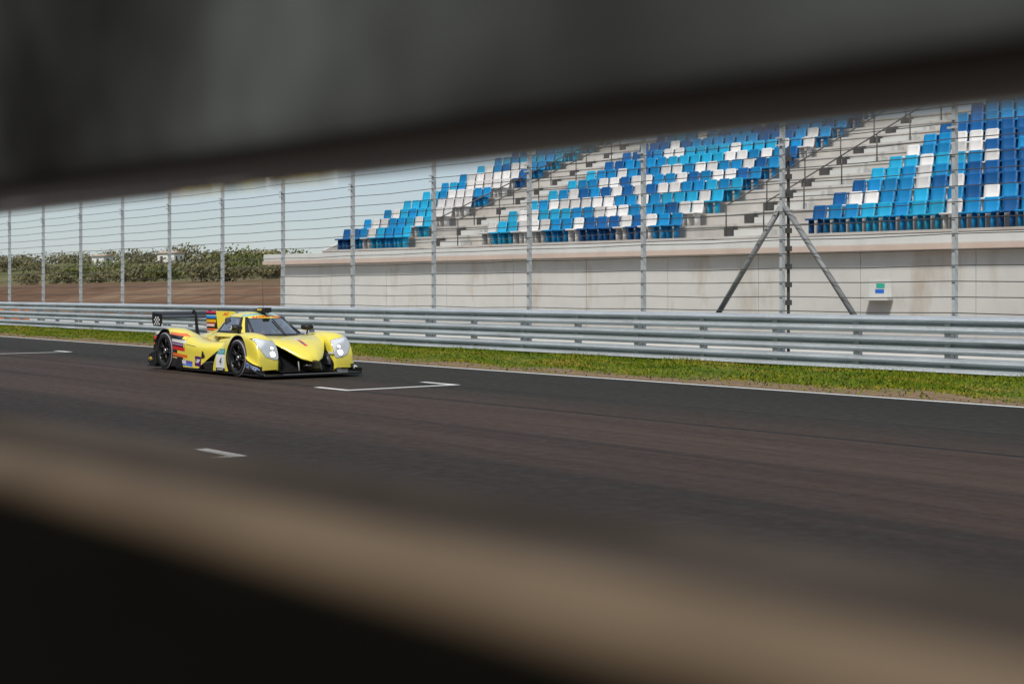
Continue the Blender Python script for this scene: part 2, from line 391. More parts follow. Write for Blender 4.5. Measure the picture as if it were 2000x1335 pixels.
# ------------------------------------------------------------------ far guardrail
GX0, GX1 = -150, 30
def wbeam_profile(zt, depth=.083, k=1.45):
    """track side profile of a W beam hung from its top edge: (offset towards the track, z)"""
    pts = [(.004, 0), (.020, -.006), (.060, -.040), (.080, -.058), (depth, -.068), (.074, -.078), (.030, -.112), (.006, -.128), (.0, -.140), (.008, -.152), (.058, -.205), (.080, -.228), (depth, -.238), (.076, -.248), (.024, -.288), (.008, -.300)]
    return [(o * k, zt + z) for o, z in pts] + [(o * k - .0035, zt + z - .001) for o, z in reversed(pts)]
gr = empty("guardrail", (-20, RAIL, 0)); tag(gr, "grey galvanised triple beam guardrail along the far grass verge", "guardrail")
def gchild(o): o.parent = gr; o.matrix_parent_inverse = Matrix.Translation((20, -RAIL, 0))
for zc in (1.043, .692, .341):
    prof = wbeam_profile(zc); b = MB()
    xs = [GX0 + i * 3.745 for i in range(int((GX1 - GX0) / 3.745) + 1)]
    for x0 in xs:                                # 3.75 m lengths, each lapped a little over the next
        rows = []
        for k in range(2):
            x = x0 + (3.745 + .25) * k
            off = .0015 * (1 - k)
            rows.append([(x, RAIL + .1204 - o - off, z) for o, z in prof])
        b.grid(rows, closed=True)
    for x0 in xs:                            # splice bolts at each lap
        for dx in (.04, .12, .20):
            for dz in (.035, .265): b.lathe([(.012, -.006), (.012, .001), (0, .001)][::-1], 6, 1, (x0 + dx, RAIL + (.1204 - .058), zc - dz))
    o = b.build("rail_beam", m_galv, auto=60)
    gchild(o)
PX = [-13.94 - 3.745 * k for k in range(-5, 26)]
for i, x in enumerate(PX):
    for dx in (0, 1.87):
        b = MB(); b.box((x + dx - .05, RAIL + .10, 0), (x + dx + .05, RAIL + .20, 1.04)); b.box((x + dx - .06, RAIL + .084, .03), (x + dx + .06, RAIL + .10, 1.03))
        o = b.build("post", m_galvp); gchild(o)

# ------------------------------------------------------------------ debris fence
FY = RAIL + .30
fence = empty("debris_fence", (-20, FY, 0)); tag(fence, "tall cable debris fence on grey posts behind the far guardrail", "fence")
def fchild(o): o.parent = fence; o.matrix_parent_inverse = Matrix.Translation((20, -FY, 0))
LEAN = [(FY, 0), (FY, 4.86), (FY - .10, 5.05), (FY - .60, 5.75)]
for x in PX:
    b = MB()
    sec = [(-.030, -.05), (.030, -.05), (.030, .05), (-.030, .05)]
    rows = []
    for i, (y, z) in enumerate(LEAN): rows.append([(x + a, y + c, z) for a, c in sec])
    b.grid(rows, closed=True); b.face(rows[-1])
    for z in (4.2, 4.34): b.box((x - .10, FY - .085, z), (x + .10, FY - .06, z + .035))
    o = b.build("fence_post", m_galvp); fchild(o)
cz = [1.10 + .266 * k for k in range(13)]
def cable(path_y, z, r=.008, phase=0):
    pts = []
    for i, x in enumerate(sorted(PX)):
        pts.append((x, path_y, z))
        if i < len(PX) - 1: pts.append((x + 1.87, path_y + .01 * math.sin(i * 2.1 + phase), z - .018 - .008 * math.sin(i * 1.3 + phase * 3)))
    b = MB(); b.tube(pts, r, 5); o = b.build("cable", m_cable, smooth=True, weld=False); fchild(o)
for k, z in enumerate(cz): cable(FY - .072, z, .0085, k)
for k, (y, z) in enumerate(((FY - .02, 4.58), (FY - .02, 4.84), (FY - .24, 5.20), (FY - .50, 5.55))): cable(y - .05, z, .0085, k + 20)
bx = PX[6]                                           # braced post
for s in (-1, 1):
    b = MB(); b.tube([(bx + s * 1.75, FY + .02, .9), (bx + s * .06, FY + .02, 3.05)], .055, 8); o = b.build("brace", m_brace, smooth=True); fchild(o)
b = MB()
for k in range(9): b.box((bx - .10, FY + .07, 1.2 + .34 * k), (bx + .10, FY + .16, 1.30 + .34 * k))
b.tube([(bx + .02, FY + .15, .3), (bx + .02, FY + .15, 4.2)], .03, 6)
o = b.build("tensioner", m_cable); fchild(o)

# ------------------------------------------------------------------ grandstand
E1 = Vector((.995, .0993, 0)); E2 = Vector((-.0993, .995, 0)); BASE = Vector((-23.4, 29.9, 0))
def SP(t, d, z): return BASE + E1 * t + E2 * d + Vector((0, 0, z))     # t along the stand (towards the right), d back, z up
def t_at(px, d, z=0):
    r = px_ray(px); p = BASE + E2 * d
    # solve p + t E1 = s r
    det = E1.x * (-r.y) + r.x * E1.y
    return ((-p.x) * (-r.y) + r.x * (-p.y)) / det
stand = empty("grandstand", BASE, math.atan2(E1.y, E1.x)); tag(stand, "pale concrete grandstand with blue and white seats behind the fence", "grandstand")
TL, TR = t_at(548, .30), 16.0
RISE, RUN, NROW = .405, 1.0, 12
Z0, D0 = 3.03, .75             # top of the first tier, its front edge
def sbox(b, t0, t1, d0, d1, z0, z1, mi=0): b.box((t0, d0, z0), (t1, d1, z1), mi)
b = MB()
PAN = 3.2; t = TL
while t < TR:
    sbox(b, t + .006, min(t + PAN, TR) - .006, .30, .80, -.1, 2.498); t += PAN
sbox(b, TL, TR, .802, .95, -.1, 2.49)
sbox(b, TL, TL + .25, .95, 11, -.1, 2.49)
b.build("front_wall", m_conc, stand)
b = MB(); sbox(b, TL - .75, TR, -.02, 1.4, 2.50, 2.645); b.build("ledge", m_ledge, stand, bevel=.012)
b = MB(); sbox(b, TL - .75, TR, .03, .30, 2.647, 2.90); b.build("parapet", m_para, stand, bevel=.012)
# aisles (t ranges measured on the first row)
A1 = (t_at(806, D0 + .3), t_at(936, D0 + .3)); A2 = (t_at(1345, D0 + .3), t_at(1572, D0 + .3)); TB = t_at(655, D0 + .3)
TRE = TR - .5
b = MB()
for k in range(NROW):
    d0 = D0 + RUN * k; z = Z0 + RISE * k
    sbox(b, TB - .4, TRE, d0, d0 + RUN + .02, (2.65 if k == 0 else z - RISE - .12), z)
    sbox(b, TB - .4, TRE, d0 - .03, d0, z - .07, z - .002)                      # nosing
b.build("seating_tier", m_tier, stand)
b = MB()
b.prism([(D0 + RUN * 0, 2.65), (D0 + RUN * NROW, 2.65), (D0 + RUN * NROW, Z0 + RISE * NROW), (D0 + .1, Z0)], 0, TB - .6, TB - .41)
b.build("end_wall", m_para, stand)
for (a0, a1) in (A1, A2):
    b = MB(); c = (a0 + a1) / 2; w = .6
    for k in range(NROW):
        d0 = D0 + RUN * k; z = Z0 + RISE * k
        sbox(b, c - w, c + w, d0 - .40, d0 - .031, z - RISE + .001, z - .20)
    b.build("stair", m_para, stand)
    for s in (-w - .05, w + .05):
        b = MB()
        pts = [(c + s, D0 + RUN * k + .3, Z0 + RISE * k + .9) for k in (0, NROW - 1)]
        b.tube(pts, .022, 6)
        for k in range(0, NROW, 2): b.tube([(c + s, D0 + RUN * k + .3, Z0 + RISE * k), (c + s, D0 + RUN * k + .3, Z0 + RISE * k + .9)], .02, 6)
        b.build("handrail", m_cable, stand, smooth=True)
    for k in range(0, NROW):                        # dark grated landings / drain boxes seen on the aisle
        if k % 1 == 0:
            b = MB(); d0 = D0 + RUN * k; z = Z0 + RISE * k
            sbox(b, c - w - .62, c - w - .14, d0 - .045, d0 - .0305, z - RISE + .06, z - .09); b.build("riser_vent", m_cable, stand)

# seats
def seat_mesh():
    b = MB()
    W_ = .215
    def shell(profile, th):
        rows = []
        for (d, z, w, curve) in profile: rows.append([(x * w, d + curve * (1 - x * x), z) for x in (-1, -.6, 0, .6, 1)])
        back = [[(p[0], p[1] + th[0], p[2] + th[1]) for p in r] for r in rows]
        b.grid(rows); b.grid(back)
        n = len(rows)
        for i in range(n - 1):
            for j in (0, 4): b.face([rows[i][j], rows[i+1][j], back[i+1][j], back[i][j]])
        for i in (0, n - 1):
            for j in range(4): b.face([rows[i][j], rows[i][j+1], back[i][j+1], back[i][j]])
    shell([(.0, .40, W_*.92, 0), (.02, .425, W_, 0), (.20, .42, W_, .0), (.36, .42, W_*.96, 0), (.40, .46, W_*.97, .02), (.43, .60, W_, .03), (.455, .76, W_*.97, .03), (.458, .80, W_*.80, .02)], (.02, -.03))
    b.box((-.16, .12, .0), (-.13, .36, .395)); b.box((.13, .12, .0), (.16, .36, .395))
    b.v = [(x, y, z) for x, y, z in b.v]
    o = b.build("proto", None, weld=True, smooth=True); me = o.data; bpy.data.objects.remove(o); return me
def plastic(name, c):
    t = NT(name); f = t.noise(4, 3); oi = t.n.new("ShaderNodeObjectInfo"); k = t.math('ADD', t.math('MULTIPLY', f, .4), t.math('MULTIPLY', oi.outputs['Random'], .6))
    t.set(color=t.ramp(k, [(.2, tuple(v * .75 for v in c)), (.8, tuple(min(1, v * 1.15) for v in c))]), rough=.55, spec=.35); return t.m
SEATC = {'deep blue': plastic("seat_deep_blue", (.003, .10, .30)), 'bright blue': plastic("seat_blue", (.003, .215, .47)), 'light blue': plastic("seat_light_blue", (.012, .34, .56)), 'white': plastic("seat_white", (.66, .64, .62))}
SME = {}
base_me = seat_mesh()
for k, m in SEATC.items():
    me = base_me.copy(); me.name = "seat_" + k.replace(' ', '_'); me.materials.clear(); me.materials.append(m); SME[k] = me
# which seats of the photo are white: seat backs at these picture positions
WHITE = [(1645,431),(1734,428),(1872,363),(1953,388),(1690,380),(1800,345),(1940,308),(1863,290),(1885,262),(1862,395),(1700,432),(1578,268),(1650,258),(1685,378),
 (1312,333),(1331,352),(1314,375),(1252,357),(1375,327),(1440,303),(1418,345),(1465,347),(1315,292),(1350,398),(1255,380),(1278,423),(1219,423),(1230,450),(1152,452),(1064,455),(1056,432),(1125,385),(1190,362),(1196,383),(1213,420),(1112,405),(1080,405),(1140,452),(1240,444),(1340,415),(1330,440),(1500,296),(1460,318),(1385,390),(1400,410),(1370,430),(1360,450),
 (723,467),(780,466),(825,442),(860,405),(890,385),(925,362),(912,385),(930,352),(955,340),(1000,338),(1015,322),(980,352),(870,402),(845,440),(1160,398),(1175,415),(690,470),(940,365)]
def seat_color(t_, k, rnd):
    p = SP(t_, D0 + RUN * k + .62, Z0 + RISE * k + .62); x, y, d = project(p)
    near = min(((x - a) / 1.35) ** 2 + ((y - b_) * 1.15) ** 2 for a, b_ in WHITE)
    if near < 14.5 ** 2 * (40 / d) ** 1.0: return 'white'
    if rnd.random() < (.20 if x < 1050 else .07): return 'white'
    n = math.sin(t_ * .9 + k * .7) + math.sin(t_ * .37 - k * 1.3 + 1) + rnd.uniform(-1.1, 1.1)
    if x < 1050: n += .5
    if x > 1750: n -= .6
    return 'deep blue' if n < -.75 else ('light blue' if n > .9 else 'bright blue')
rnd = random.Random(11)
seats = []
ORD = "first second third fourth fifth sixth seventh eighth ninth tenth eleventh twelfth thirteenth".split()
def ordn(n):
    return ORD[n] if n < 13 else ("%dth" % (n + 1) if (n + 1) % 10 not in (1, 2, 3) else "%d%s" % (n + 1, {1: 'st', 2: 'nd', 3: 'rd'}[(n + 1) % 10]))
for k in range(NROW):
    for bi, (a, c) in enumerate(((TB, A1[0]), (A1[1], A2[0]), (A2[1], TRE))):
        n = int((c - a) / .5); o0 = a + .25
        for i in range(n):
            t_ = o0 + .5 * i
            p = SP(t_, D0 + RUN * k + .45, Z0 + RISE * k + .55); x, y, d = project(p)
            seats.append((t_, k, bi, i, n, x, y, d, seat_color(t_, k, rnd)))
def upper_edge(x): return 415 - .1 * x
vis = [s for s in seats if s[5] < 2030 and s[6] > upper_edge(s[5]) - 6 and s[5] > 500]
vis.sort(key=lambda s: s[7])
solo = vis[:300]; solo_ids = {id(s) for s in solo}
rest = [s for s in seats if id(s) not in solo_ids and s[5] < 2300]
RZ = math.atan2(E1.y, E1.x)
for s in solo:
    t_, k, bi, i, n, x, y, d, c = s
    o = bpy.data.objects.new("stadium_seat", SME[c]); COL.objects.link(o)
    o.location = SP(t_, D0 + RUN * k + .22, Z0 + RISE * k - .002); o.rotation_euler = (0, 0, RZ)
    if bi == 0: where = "%s seat left of the left aisle" % ordn(n - 1 - i)
    elif bi == 1: where = ("%s seat right of the left aisle" % ordn(i)) if i < n / 2 else ("%s seat left of the right aisle" % ordn(n - 1 - i))
    else: where = "%s seat right of the right aisle" % ordn(i)
    row = "bottom row" if k == 0 else "%s row up" % ordn(k)
    tag(o, "%s plastic grandstand seat, %s, %s" % (c, row, where), "seat", "grandstand seats")
bm = bmesh.new(); keys = list(SME)
for s in rest:
    t_, k, bi, i, n, x, y, d, c = s
    n0 = len(bm.verts); f0 = len(bm.faces); bm.from_mesh(SME[c]); bm.verts.ensure_lookup_table(); bm.faces.ensure_lookup_table()
    Mx = Matrix.Translation(SP(t_, D0 + RUN * k + .22, Z0 + RISE * k - .002)) @ Matrix.Rotation(RZ, 4, 'Z')
    for v in bm.verts[n0:]: v.co = Mx @ v.co
    for f in bm.faces[f0:]: f.material_index = keys.index(c); f.smooth = True
me = bpy.data.meshes.new("distant_seats"); bm.to_mesh(me); bm.free()
for k in keys: me.materials.append(SEATC[k])
o = bpy.data.objects.new("distant_seats", me); COL.objects.link(o); tag(o, "blue and white seats in the far upper and left rows of the grandstand", "seats", kind='stuff')

# little wall fitting with a green and blue plate
tw = t_at(1722, .3)
fit = empty("wall_basin", SP(tw, .298, 1.45), RZ); tag(fit, "small white wall basin with green and blue plate on the grandstand wall", "wall basin")
b = MB(); b.box((-.36, -.02, -.20), (.30, 0, .32)); b.build("backplate", m_para, fit, bevel=.005)
b = MB(); b.prism([(-.34, -.30), (.34, -.30), (.34, -.022), (-.34, -.022)], 2, -.22, -.13); b.build("basin", m_para, fit, bevel=.02)
b = MB(); b.box((-.17, -.028, -.03), (.08, -.021, .07)); b.build("blue_plate", m_blue, fit)
b = MB(); b.box((-.14, -.028, .10), (.10, -.021, .22)); b.build("green_plate", plain("green_print", (.03, .35, .25), .5), fit)

# orange marker behind the rail at the far left
b = MB()
for k in range(4): b.prism([(-.5, 0), (.5, 0), (.44, .25), (.30, .95), (-.30, .95), (-.44, .25)], 0, -61.3 - k * 1.0 - .96, -61.3 - k * 1.0)
o = b.build("plastic_barrier", plain("orange_plastic", (.75, .20, .05), .5), bevel=.02); o.location = (0, RAIL + 1.6, .012)
tag(o, "orange plastic barrier standing behind the guardrail at the far left", "barrier")

# ------------------------------------------------------------------ hills, bushes, houses
from mathutils import noise as mn
def hz(x, y):
    q = y - 29
    if q <= 0: return -.03
    def ss(a, b_, v): k = max(0, min(1, (v - a) / (b_ - a))); return k * k * (3 - 2 * k)
    n = mn.fractal(Vector((x * .012, y * .012, 3.3)), 1, 2, 4); n2 = mn.noise(Vector((x * .08, y * .08, 1)))
    return -.03 + 2.3 * ss(0, 22, q) + 5.3 * ss(18, 110, q) + ss(10, 60, q) * (n * 1.6 + n2 * .3) - .003 * max(0, q - 140)
def hill_mat():
    t = NT("hillside"); a = t.noise(.035, 6, .65); b2 = t.noise(.5, 4, .6); x, y, z = t.xyz()
    k = t.math('ADD', t.math('MULTIPLY', a, .6), t.math('MULTIPLY', b2, .4))
    dry = t.ramp(k, [(.36, (.085, .045, .027)), (.52, (.16, .095, .058)), (.66, (.25, .175, .115))]); gre = t.ramp(k, [(.36, (.075, .085, .035)), (.5, (.12, .12, .05)), (.64, (.25, .20, .12))])
    mr = t.n.new("ShaderNodeMapRange"); t.link(t.math('ADD', z, t.math('MULTIPLY', t.math('SUBTRACT', a, .5), 3.0)), mr.inputs[0]); mr.inputs[1].default_value = 1.8; mr.inputs[2].default_value = 3.2
    t.set(color=t.mix(mr.outputs[0], dry, gre), rough=.95, spec=.1); return t.m
hill = sheet("hills", -760, -40, 28.6, 330, 0, hill_mat(), 180, 90, hz)
def leaf_mat(name, c):
    t = NT(name); f = t.noise(1.1, 3); t.set(color=t.ramp(f, [(.3, tuple(v * .6 for v in c)), (.7, tuple(v * 1.35 for v in c))]), rough=.7, spec=.15); return t.m
LEAF = [leaf_mat("leaf_dark", (.10, .105, .05)), leaf_mat("leaf_olive", (.18, .165, .085)), leaf_mat("leaf_green", (.15, .165, .06))]
m_bark = plain("bark", (.10, .075, .055), .9, var=.3)
def bush(x, y, w, h, li, label, seed, group="bushes on the hillside"):
    rn = random.Random(seed); z = hz(x, y)
    tr = empty("bush", (x, y, z)); tag(tr, label, "bush", group)
    b = MB(); b.tube([(0, 0, -.3), (.05 * w, 0, h * .25), (.02, .05 * w, h * .55)], [.10 * h * .4, .07 * h * .4, .02], 6)
    for k in range(4):
        a = k * 1.57 + rn.random(); b.tube([(.03 * w, 0, h * .2), (math.cos(a) * w * .28, math.sin(a) * w * .28, h * .55)], [.05 * h * .4, .015], 5)
    b.build("trunk", m_bark, tr, smooth=True)
    b = MB(); cl = [(rn.uniform(-.38, .38) * w, rn.uniform(-.38, .38) * w, rn.uniform(.30, .82) * h, rn.uniform(.14, .26) * w) for _ in range(14)]
    for cx_, cy_, c_z, r in cl:
        for _ in range(75):
            v = Vector((rn.gauss(0, 1), rn.gauss(0, 1), rn.gauss(0, .8))).normalized() * r * rn.uniform(.55, 1.08)
            p = Vector((cx_, cy_, max(.05, c_z + v.z * .8))) + Vector((v.x, v.y, 0)); q = rn.uniform(.10, .20) * (.5 + w * .13)
            n_ = Vector((rn.gauss(0, 1), rn.gauss(0, 1), rn.gauss(0, 1))).normalized(); u = n_.orthogonal().normalized() * q; w_ = n_.cross(u).normalized() * q * .7
            b.face([p - u, p + w_ * .8, p + u, p - w_ * .8])
    b.build("crown", LEAF[li], tr, weld=False)
spots = []
rb = random.Random(5)
px_list = [-30, 8, 30, 52, 80, 105, 128, 150, 172, 190, 214, 236, 258, 280, 300, 322, 345, 366, 392, 415, 436, 460, 482, 505, 530, 556]
for i, px in enumerate(px_list):
    far = i % 3
    Y = (60, 88, 122)[far] + rb.uniform(-8, 8) + px * .02 * far
    r = px_ray(px); s_ = Y / r.y; spots.append((px, r.x * s_, Y, s_, far))
for i, (px, x, y, s_, far) in enumerate(spots):
    w = rb.uniform(.8, 1.3) * (3.6, 7.0, 10.0)[far]; h = w * (.42, .30, .20)[far] * rb.uniform(.8, 1.15); li = rb.choice((0, 1, 1, 2, 2))
    kind = ("low", "broad", "tall skyline")[far]; colr = ("dark green", "olive green", "mid green")[li]
    bush(x, y, w, h, li, "%s %s bush on the hill, %s bush from the left" % (kind, colr, ordn(i)), 40 + i)
def house(px, Y, w, d, h, label, nwin):
    r = px_ray(px); s_ = Y / r.y; x = r.x * s_; z = min(hz(x + a, Y + c) for a in (-w/2, w/2) for c in (-d/2, d/2)) - .1
    H = empty("house", (x, Y, z), R(20)); tag(H, label, "house")
    b = MB(); b.box((-w/2, -d/2, 0), (w/2, d/2, h)); b.build("wall", plain("whitewash", (.72, .71, .68), .8, var=.06), H)
    b = MB(); b.prism([(-d/2 - .3, h), (d/2 + .3, h), (0, h + d * .14)], 0, -w/2 - .3, w/2 + .3); b.build("roof", plain("clay_roof", (.46, .34, .26), .8), H)
    for k in range(nwin):
        wx = -w/2 + w * (k + .5) / nwin; b = MB(); b.box((wx - .3, -d/2 - .04, h * .35), (wx + .3, -d/2 - .002, h * .75)); b.build("window", m_dark, H)
        b = MB(); b.box((w/2 + .002, -d/2 + d * (k + .3) / nwin, h * .35), (w/2 + .04, -d/2 + d * (k + .6) / nwin, h * .75)); b.build("window", m_dark, H)
house(200, 112, 3.2, 2.4, 2.25, "small white hut among bushes on the hill, left one", 1)
house(333, 116, 4.2, 2.4, 2.3, "longer white hut on the hill, right of the small white hut", 2)
house(505, 150, 10, 5, 2.6, "low pale house on the skyline beside the grandstand end", 3)

# ------------------------------------------------------------------ unseen pit building, added to block low sky, on the lens's own side
pit = empty("added_pit_building", (-20, -12, 0)); tag(pit, "unseen dark grey pit building added behind the pit lane to block low sky", "building")
m_pitw = concrete("pit_concrete", (.13, .13, .13), .1); m_pitg = plain("pit_glazing", (.02, .025, .03), .1); m_pitd = plain("garage_door", (.06, .065, .07), .5)
b = MB(); b.box((-110, -14, 0), (110, 0, 4.6)); b.build("ground_floor", m_pitw, pit)
b = MB(); b.box((-110, -14, 4.602), (110, -1.2, 11.6)); b.build("upper_floor", m_pitg, pit)
b = MB(); b.box((-111, -15, 11.602), (111, .6, 12.6)); b.build("roof", m_pitw, pit)
b = MB(); b.box((-110, -1.2, 4.602), (110, 0, 4.75)); b.build("balcony", m_pitw, pit)
for k in range(24):
    b = MB(); b.box((-106 + 9 * k, .002, 0), (-106 + 9 * k + 5.4, .06, 3.6)); b.build("garage_door", m_pitd, pit)
pl_ = sheet("pit_lane", -420, 160, -12, -.6, .002, m_asph)

# ------------------------------------------------------------------ near barrier the lens looks through
NA = R(182.2); NL = Vector((math.cos(NA), math.sin(NA), 0)); NN = Vector((math.cos(NA - R(90)), math.sin(NA - R(90)), 0))
def near_beam(name, prof, mat, label, cat, t0=-2.2, t1=9.0, smooth=30):
    """prof: closed section (distance from the lens, z)"""
    o0 = NN * prof[0][0]
    root_loc = Vector((0, 0, 0))
    b = MB(); b.grid([[NN * c + NL * t + Vector((0, 0, z)) for c, z in prof] for t in (t0, -.5, .5, 1.5, 3, 5, t1)], closed=True)
    for t in (t0, t1): b.face([NN * c + NL * t + Vector((0, 0, z)) for c, z in prof])
    o = b.build(name, mat, auto=smooth); tag(o, label, cat); return o
def arc(cx, cz_, r, a0, a1, n=8): return [(cx + r * math.cos(R(a0 + (a1 - a0) * i / n)), cz_ + r * math.sin(R(a0 + (a1 - a0) * i / n))) for i in range(n + 1)]
def near_steel():
    t = NT("near_steel"); a = t.noise(5, 3, .6); b2 = t.noise(2.2, 4, .6, vec=t.mapped((1, 1, .6)))
    col = t.ramp(t.math('ADD', t.math('MULTIPLY', a, .45), t.math('MULTIPLY', b2, .55)), [(.34, (.020, .0195, .019)), (.46, (.070, .073, .072)), (.60, (.19, .21, .203))])
    t.set(color=col, rough=.6, metal=.0, spec=.2); return t.m
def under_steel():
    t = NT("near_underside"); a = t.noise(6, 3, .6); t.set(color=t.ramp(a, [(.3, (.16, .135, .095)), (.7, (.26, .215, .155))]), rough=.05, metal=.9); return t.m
def near_lower():
    t = NT("near_lower_rail"); a = t.math('ADD', t.math('MULTIPLY', t.noise(4, 4, .6), .4), t.math('MULTIPLY', t.noise(2.6, 3), .6)); t.set(color=t.ramp(a, [(.36, (.055, .040, .028)), (.5, (.15, .109, .072)), (.62, (.23, .168, .115))]), rough=.55, metal=0, spec=.2); return t.m
def near_shade():
    t = NT("shade_skirt"); a = t.noise(5, 4, .6); t.set(color=t.ramp(a, [(.3, (.0022, .0022, .0017)), (.7, (.0045, .0043, .0032))]), rough=.9, metal=0, spec=.05); return t.m  # near-black colour stands in for the shaded face below the rail
ZU = CAM_H + .0555; ZL = CAM_H - .0984
near_beam("upper_barrier_beam", [(.300, ZU + .014), (.304, ZU + .004), (.312, ZU), (.45, CAM_H + .063), (.45, ZU + .9), (.300, ZU + .9)], [near_steel()],
          "dark grey metal barrier beam close to the lens, above the viewing gap", "barrier beam")
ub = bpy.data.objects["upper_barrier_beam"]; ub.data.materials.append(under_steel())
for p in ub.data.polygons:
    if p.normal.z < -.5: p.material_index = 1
def near_plate():
    t = NT("near_top_plate"); a = t.noise(7, 4, .6); t.set(color=t.ramp(a, [(.36, (.034, .026, .020)), (.62, (.105, .084, .070))]), rough=.8, metal=0, spec=.03); return t.m
CN, CF = .16, .30                         # near lip and far edge of the lower rail
zn = CAM_H - .0447; zf_ = CAM_H - .2186 * CF
near_beam("lower_barrier_beam", [(CF, zf_ - .02), (CF, zf_)] + arc(CN, zn - .0086, .0086, 78, 250, 14) + [(CN + .02, zn - .020), (CF - .03, zf_ - .02)], [near_lower(), near_plate()],
          "brown rounded barrier rail close to the lens, below the viewing gap", "barrier rail", smooth=22)
lb = bpy.data.objects["lower_barrier_beam"]
for p in lb.data.polygons:
    if p.normal.z > .9 and p.area > .03: p.material_index = 1
near_beam("shade_skirt", [(CN + .008, zn - .0165), (CN - .0066, zn - .0142), (CN - .0088, zn - .022), (CN - .0088, zn - .6), (CN + .008, zn - .6)], near_shade(),
          "black sheet of painted shade below the brown barrier rail in front of the lens", "rubber sheet")

# ------------------------------------------------------------------ the racing car (x forward from the front axle, y to its left, z up)
CAR = empty("race_car", (-21.75, 12.53, 0), R(-.6))
tag(CAR, "yellow closed-cockpit racing car number 4 with black rear wing and headlights on", "racing car")
FW, RW = (0, .325), (-2.88, .355)
def P(b, name, mat, parent=CAR, **k): return b.build(name, mat, parent, **k)

def cut_arch(b, cx, cz_, r, ymin, x_lim=None):
    """remove the faces of the outer skin inside the wheel opening, and pull the rim of the hole onto a circle"""
    v = b.v; keep = []; mk = []
    gone = set()
    for f, mi in zip(b.f, b.m):
        c = [sum(v[i][k] for i in f) / len(f) for k in range(3)]
        ins = abs(c[1]) > ymin and math.hypot(c[0] - cx, c[2] - cz_) < r
        if ins: gone.update(f)
        else: keep.append(f); mk.append(mi)
    used = {i for f in keep for i in f}
    for i in gone & used:
        x, y, z = v[i]; d = math.hypot(x - cx, z - cz_)
        if d > 1e-6 and abs(y) > ymin - .03: v[i] = (cx + (x - cx) * r / d, y, cz_ + (z - cz_) * r / d)
    b.f = keep; b.m = mk

def cut_wedge(b, fn, ymin, lim):
    """remove the outer faces below the line z = fn(x), and pull the cut edge onto the line"""
    v = b.v; keep = []; mk = []; gone = set()
    for f, mi in zip(b.f, b.m):
        c = [sum(v[i][k] for i in f) / len(f) for k in range(3)]
        if abs(c[1]) > ymin and c[0] > lim and c[2] < fn(c[0]): gone.update(f)
        else: keep.append(f); mk.append(mi)
    for i in gone & {i for f in keep for i in f}:
        x, y, z = v[i]
        if abs(y) > ymin - .02 and abs(z - fn(x)) < .06: v[i] = (x, y, fn(x))
    b.f = keep; b.m = mk

# front fenders: section points run from the inner wall over the crown to the outer foot
FST = [(.752, [(.60, .15), (.60, .22), (.64, .27), (.72, .285), (.80, .285), (.86, .26), (.88, .21), (.88, .14)]),
       (.74, [(.555, .13), (.555, .30), (.60, .375), (.72, .395), (.83, .39), (.90, .36), (.915, .26), (.92, .13)]),
       (.70, [(.535, .12), (.535, .40), (.58, .475), (.71, .50), (.84, .495), (.915, .45), (.93, .30), (.935, .12)]),
       (.63, [(.53, .12), (.53, .50), (.575, .575), (.70, .605), (.84, .60), (.925, .54), (.94, .32), (.945, .11)]),
       (.52, [(.525, .12), (.525, .58), (.57, .65), (.69, .69), (.83, .685), (.925, .62), (.945, .36), (.95, .11)]),
       (.38, [(.52, .15), (.52, .62), (.57, .69), (.68, .735), (.82, .73), (.92, .66), (.945, .38), (.95, .10)]),
       (.18, [(.50, .30), (.51, .64), (.57, .71), (.68, .755), (.82, .75), (.915, .68), (.945, .40), (.95, .10)]),
       (-.05, [(.50, .40), (.51, .65), (.57, .71), (.68, .75), (.82, .745), (.91, .68), (.945, .40), (.95, .10)]),
       (-.28, [(.50, .45), (.52, .64), (.58, .69), (.69, .72), (.82, .71), (.91, .64), (.945, .40), (.95, .09)]),
       (-.48, [(.52, .45), (.54, .60), (.60, .635), (.70, .655), (.82, .64), (.905, .57), (.945, .38), (.95, .09)]),
       (-.66, [(.62, .35), (.63, .50), (.67, .535), (.74, .55), (.83, .535), (.905, .48), (.945, .34), (.95, .08)]),
       (-.80, [(.78, .20), (.78, .36), (.80, .395), (.83, .405), (.87, .395), (.915, .36), (.945, .26), (.95, .08)]),
       (-.86, [(.88, .10), (.88, .20), (.89, .23), (.90, .24), (.91, .235), (.925, .21), (.945, .16), (.95, .08)])]
fender_rows = loft(FST, 12, 8)
FT = {}
for s in (1, -1):
    rows = mir(fender_rows, s); b = MB(); b.grid(rows); b.face(rows[0]); 
    full = BVHTree.FromPolygons([Vector(p) for p in b.v], b.f); FT[s] = full
    cut_arch(b, 0, .335, .375, .80)
    P(b, "front_fender", m_fend, auto=38)
# wheel wells
def well(cx, cz_, r, y0, y1, s, name):
    b = MB(); rows = []
    for k in range(25):
        a = R(-25 + 230 * k / 24); rows.append([(cx + r * math.cos(a), s * y, max(.03, cz_ + r * math.sin(a))) for y in (y1, y1 - .015, y0)])
    b.grid(rows); b.face([r_[2] for r_ in rows]); o = P(b, name, m_dark, smooth=True)
    sm = o.modifiers.new("s", 'SOLIDIFY'); sm.thickness = .008; sm.offset = 1
for s in (1, -1):
    well(0, .335, .372, .56, .925, s, "wheel_well"); well(RW[0], .36, .402, .55, .925, s, "wheel_well")

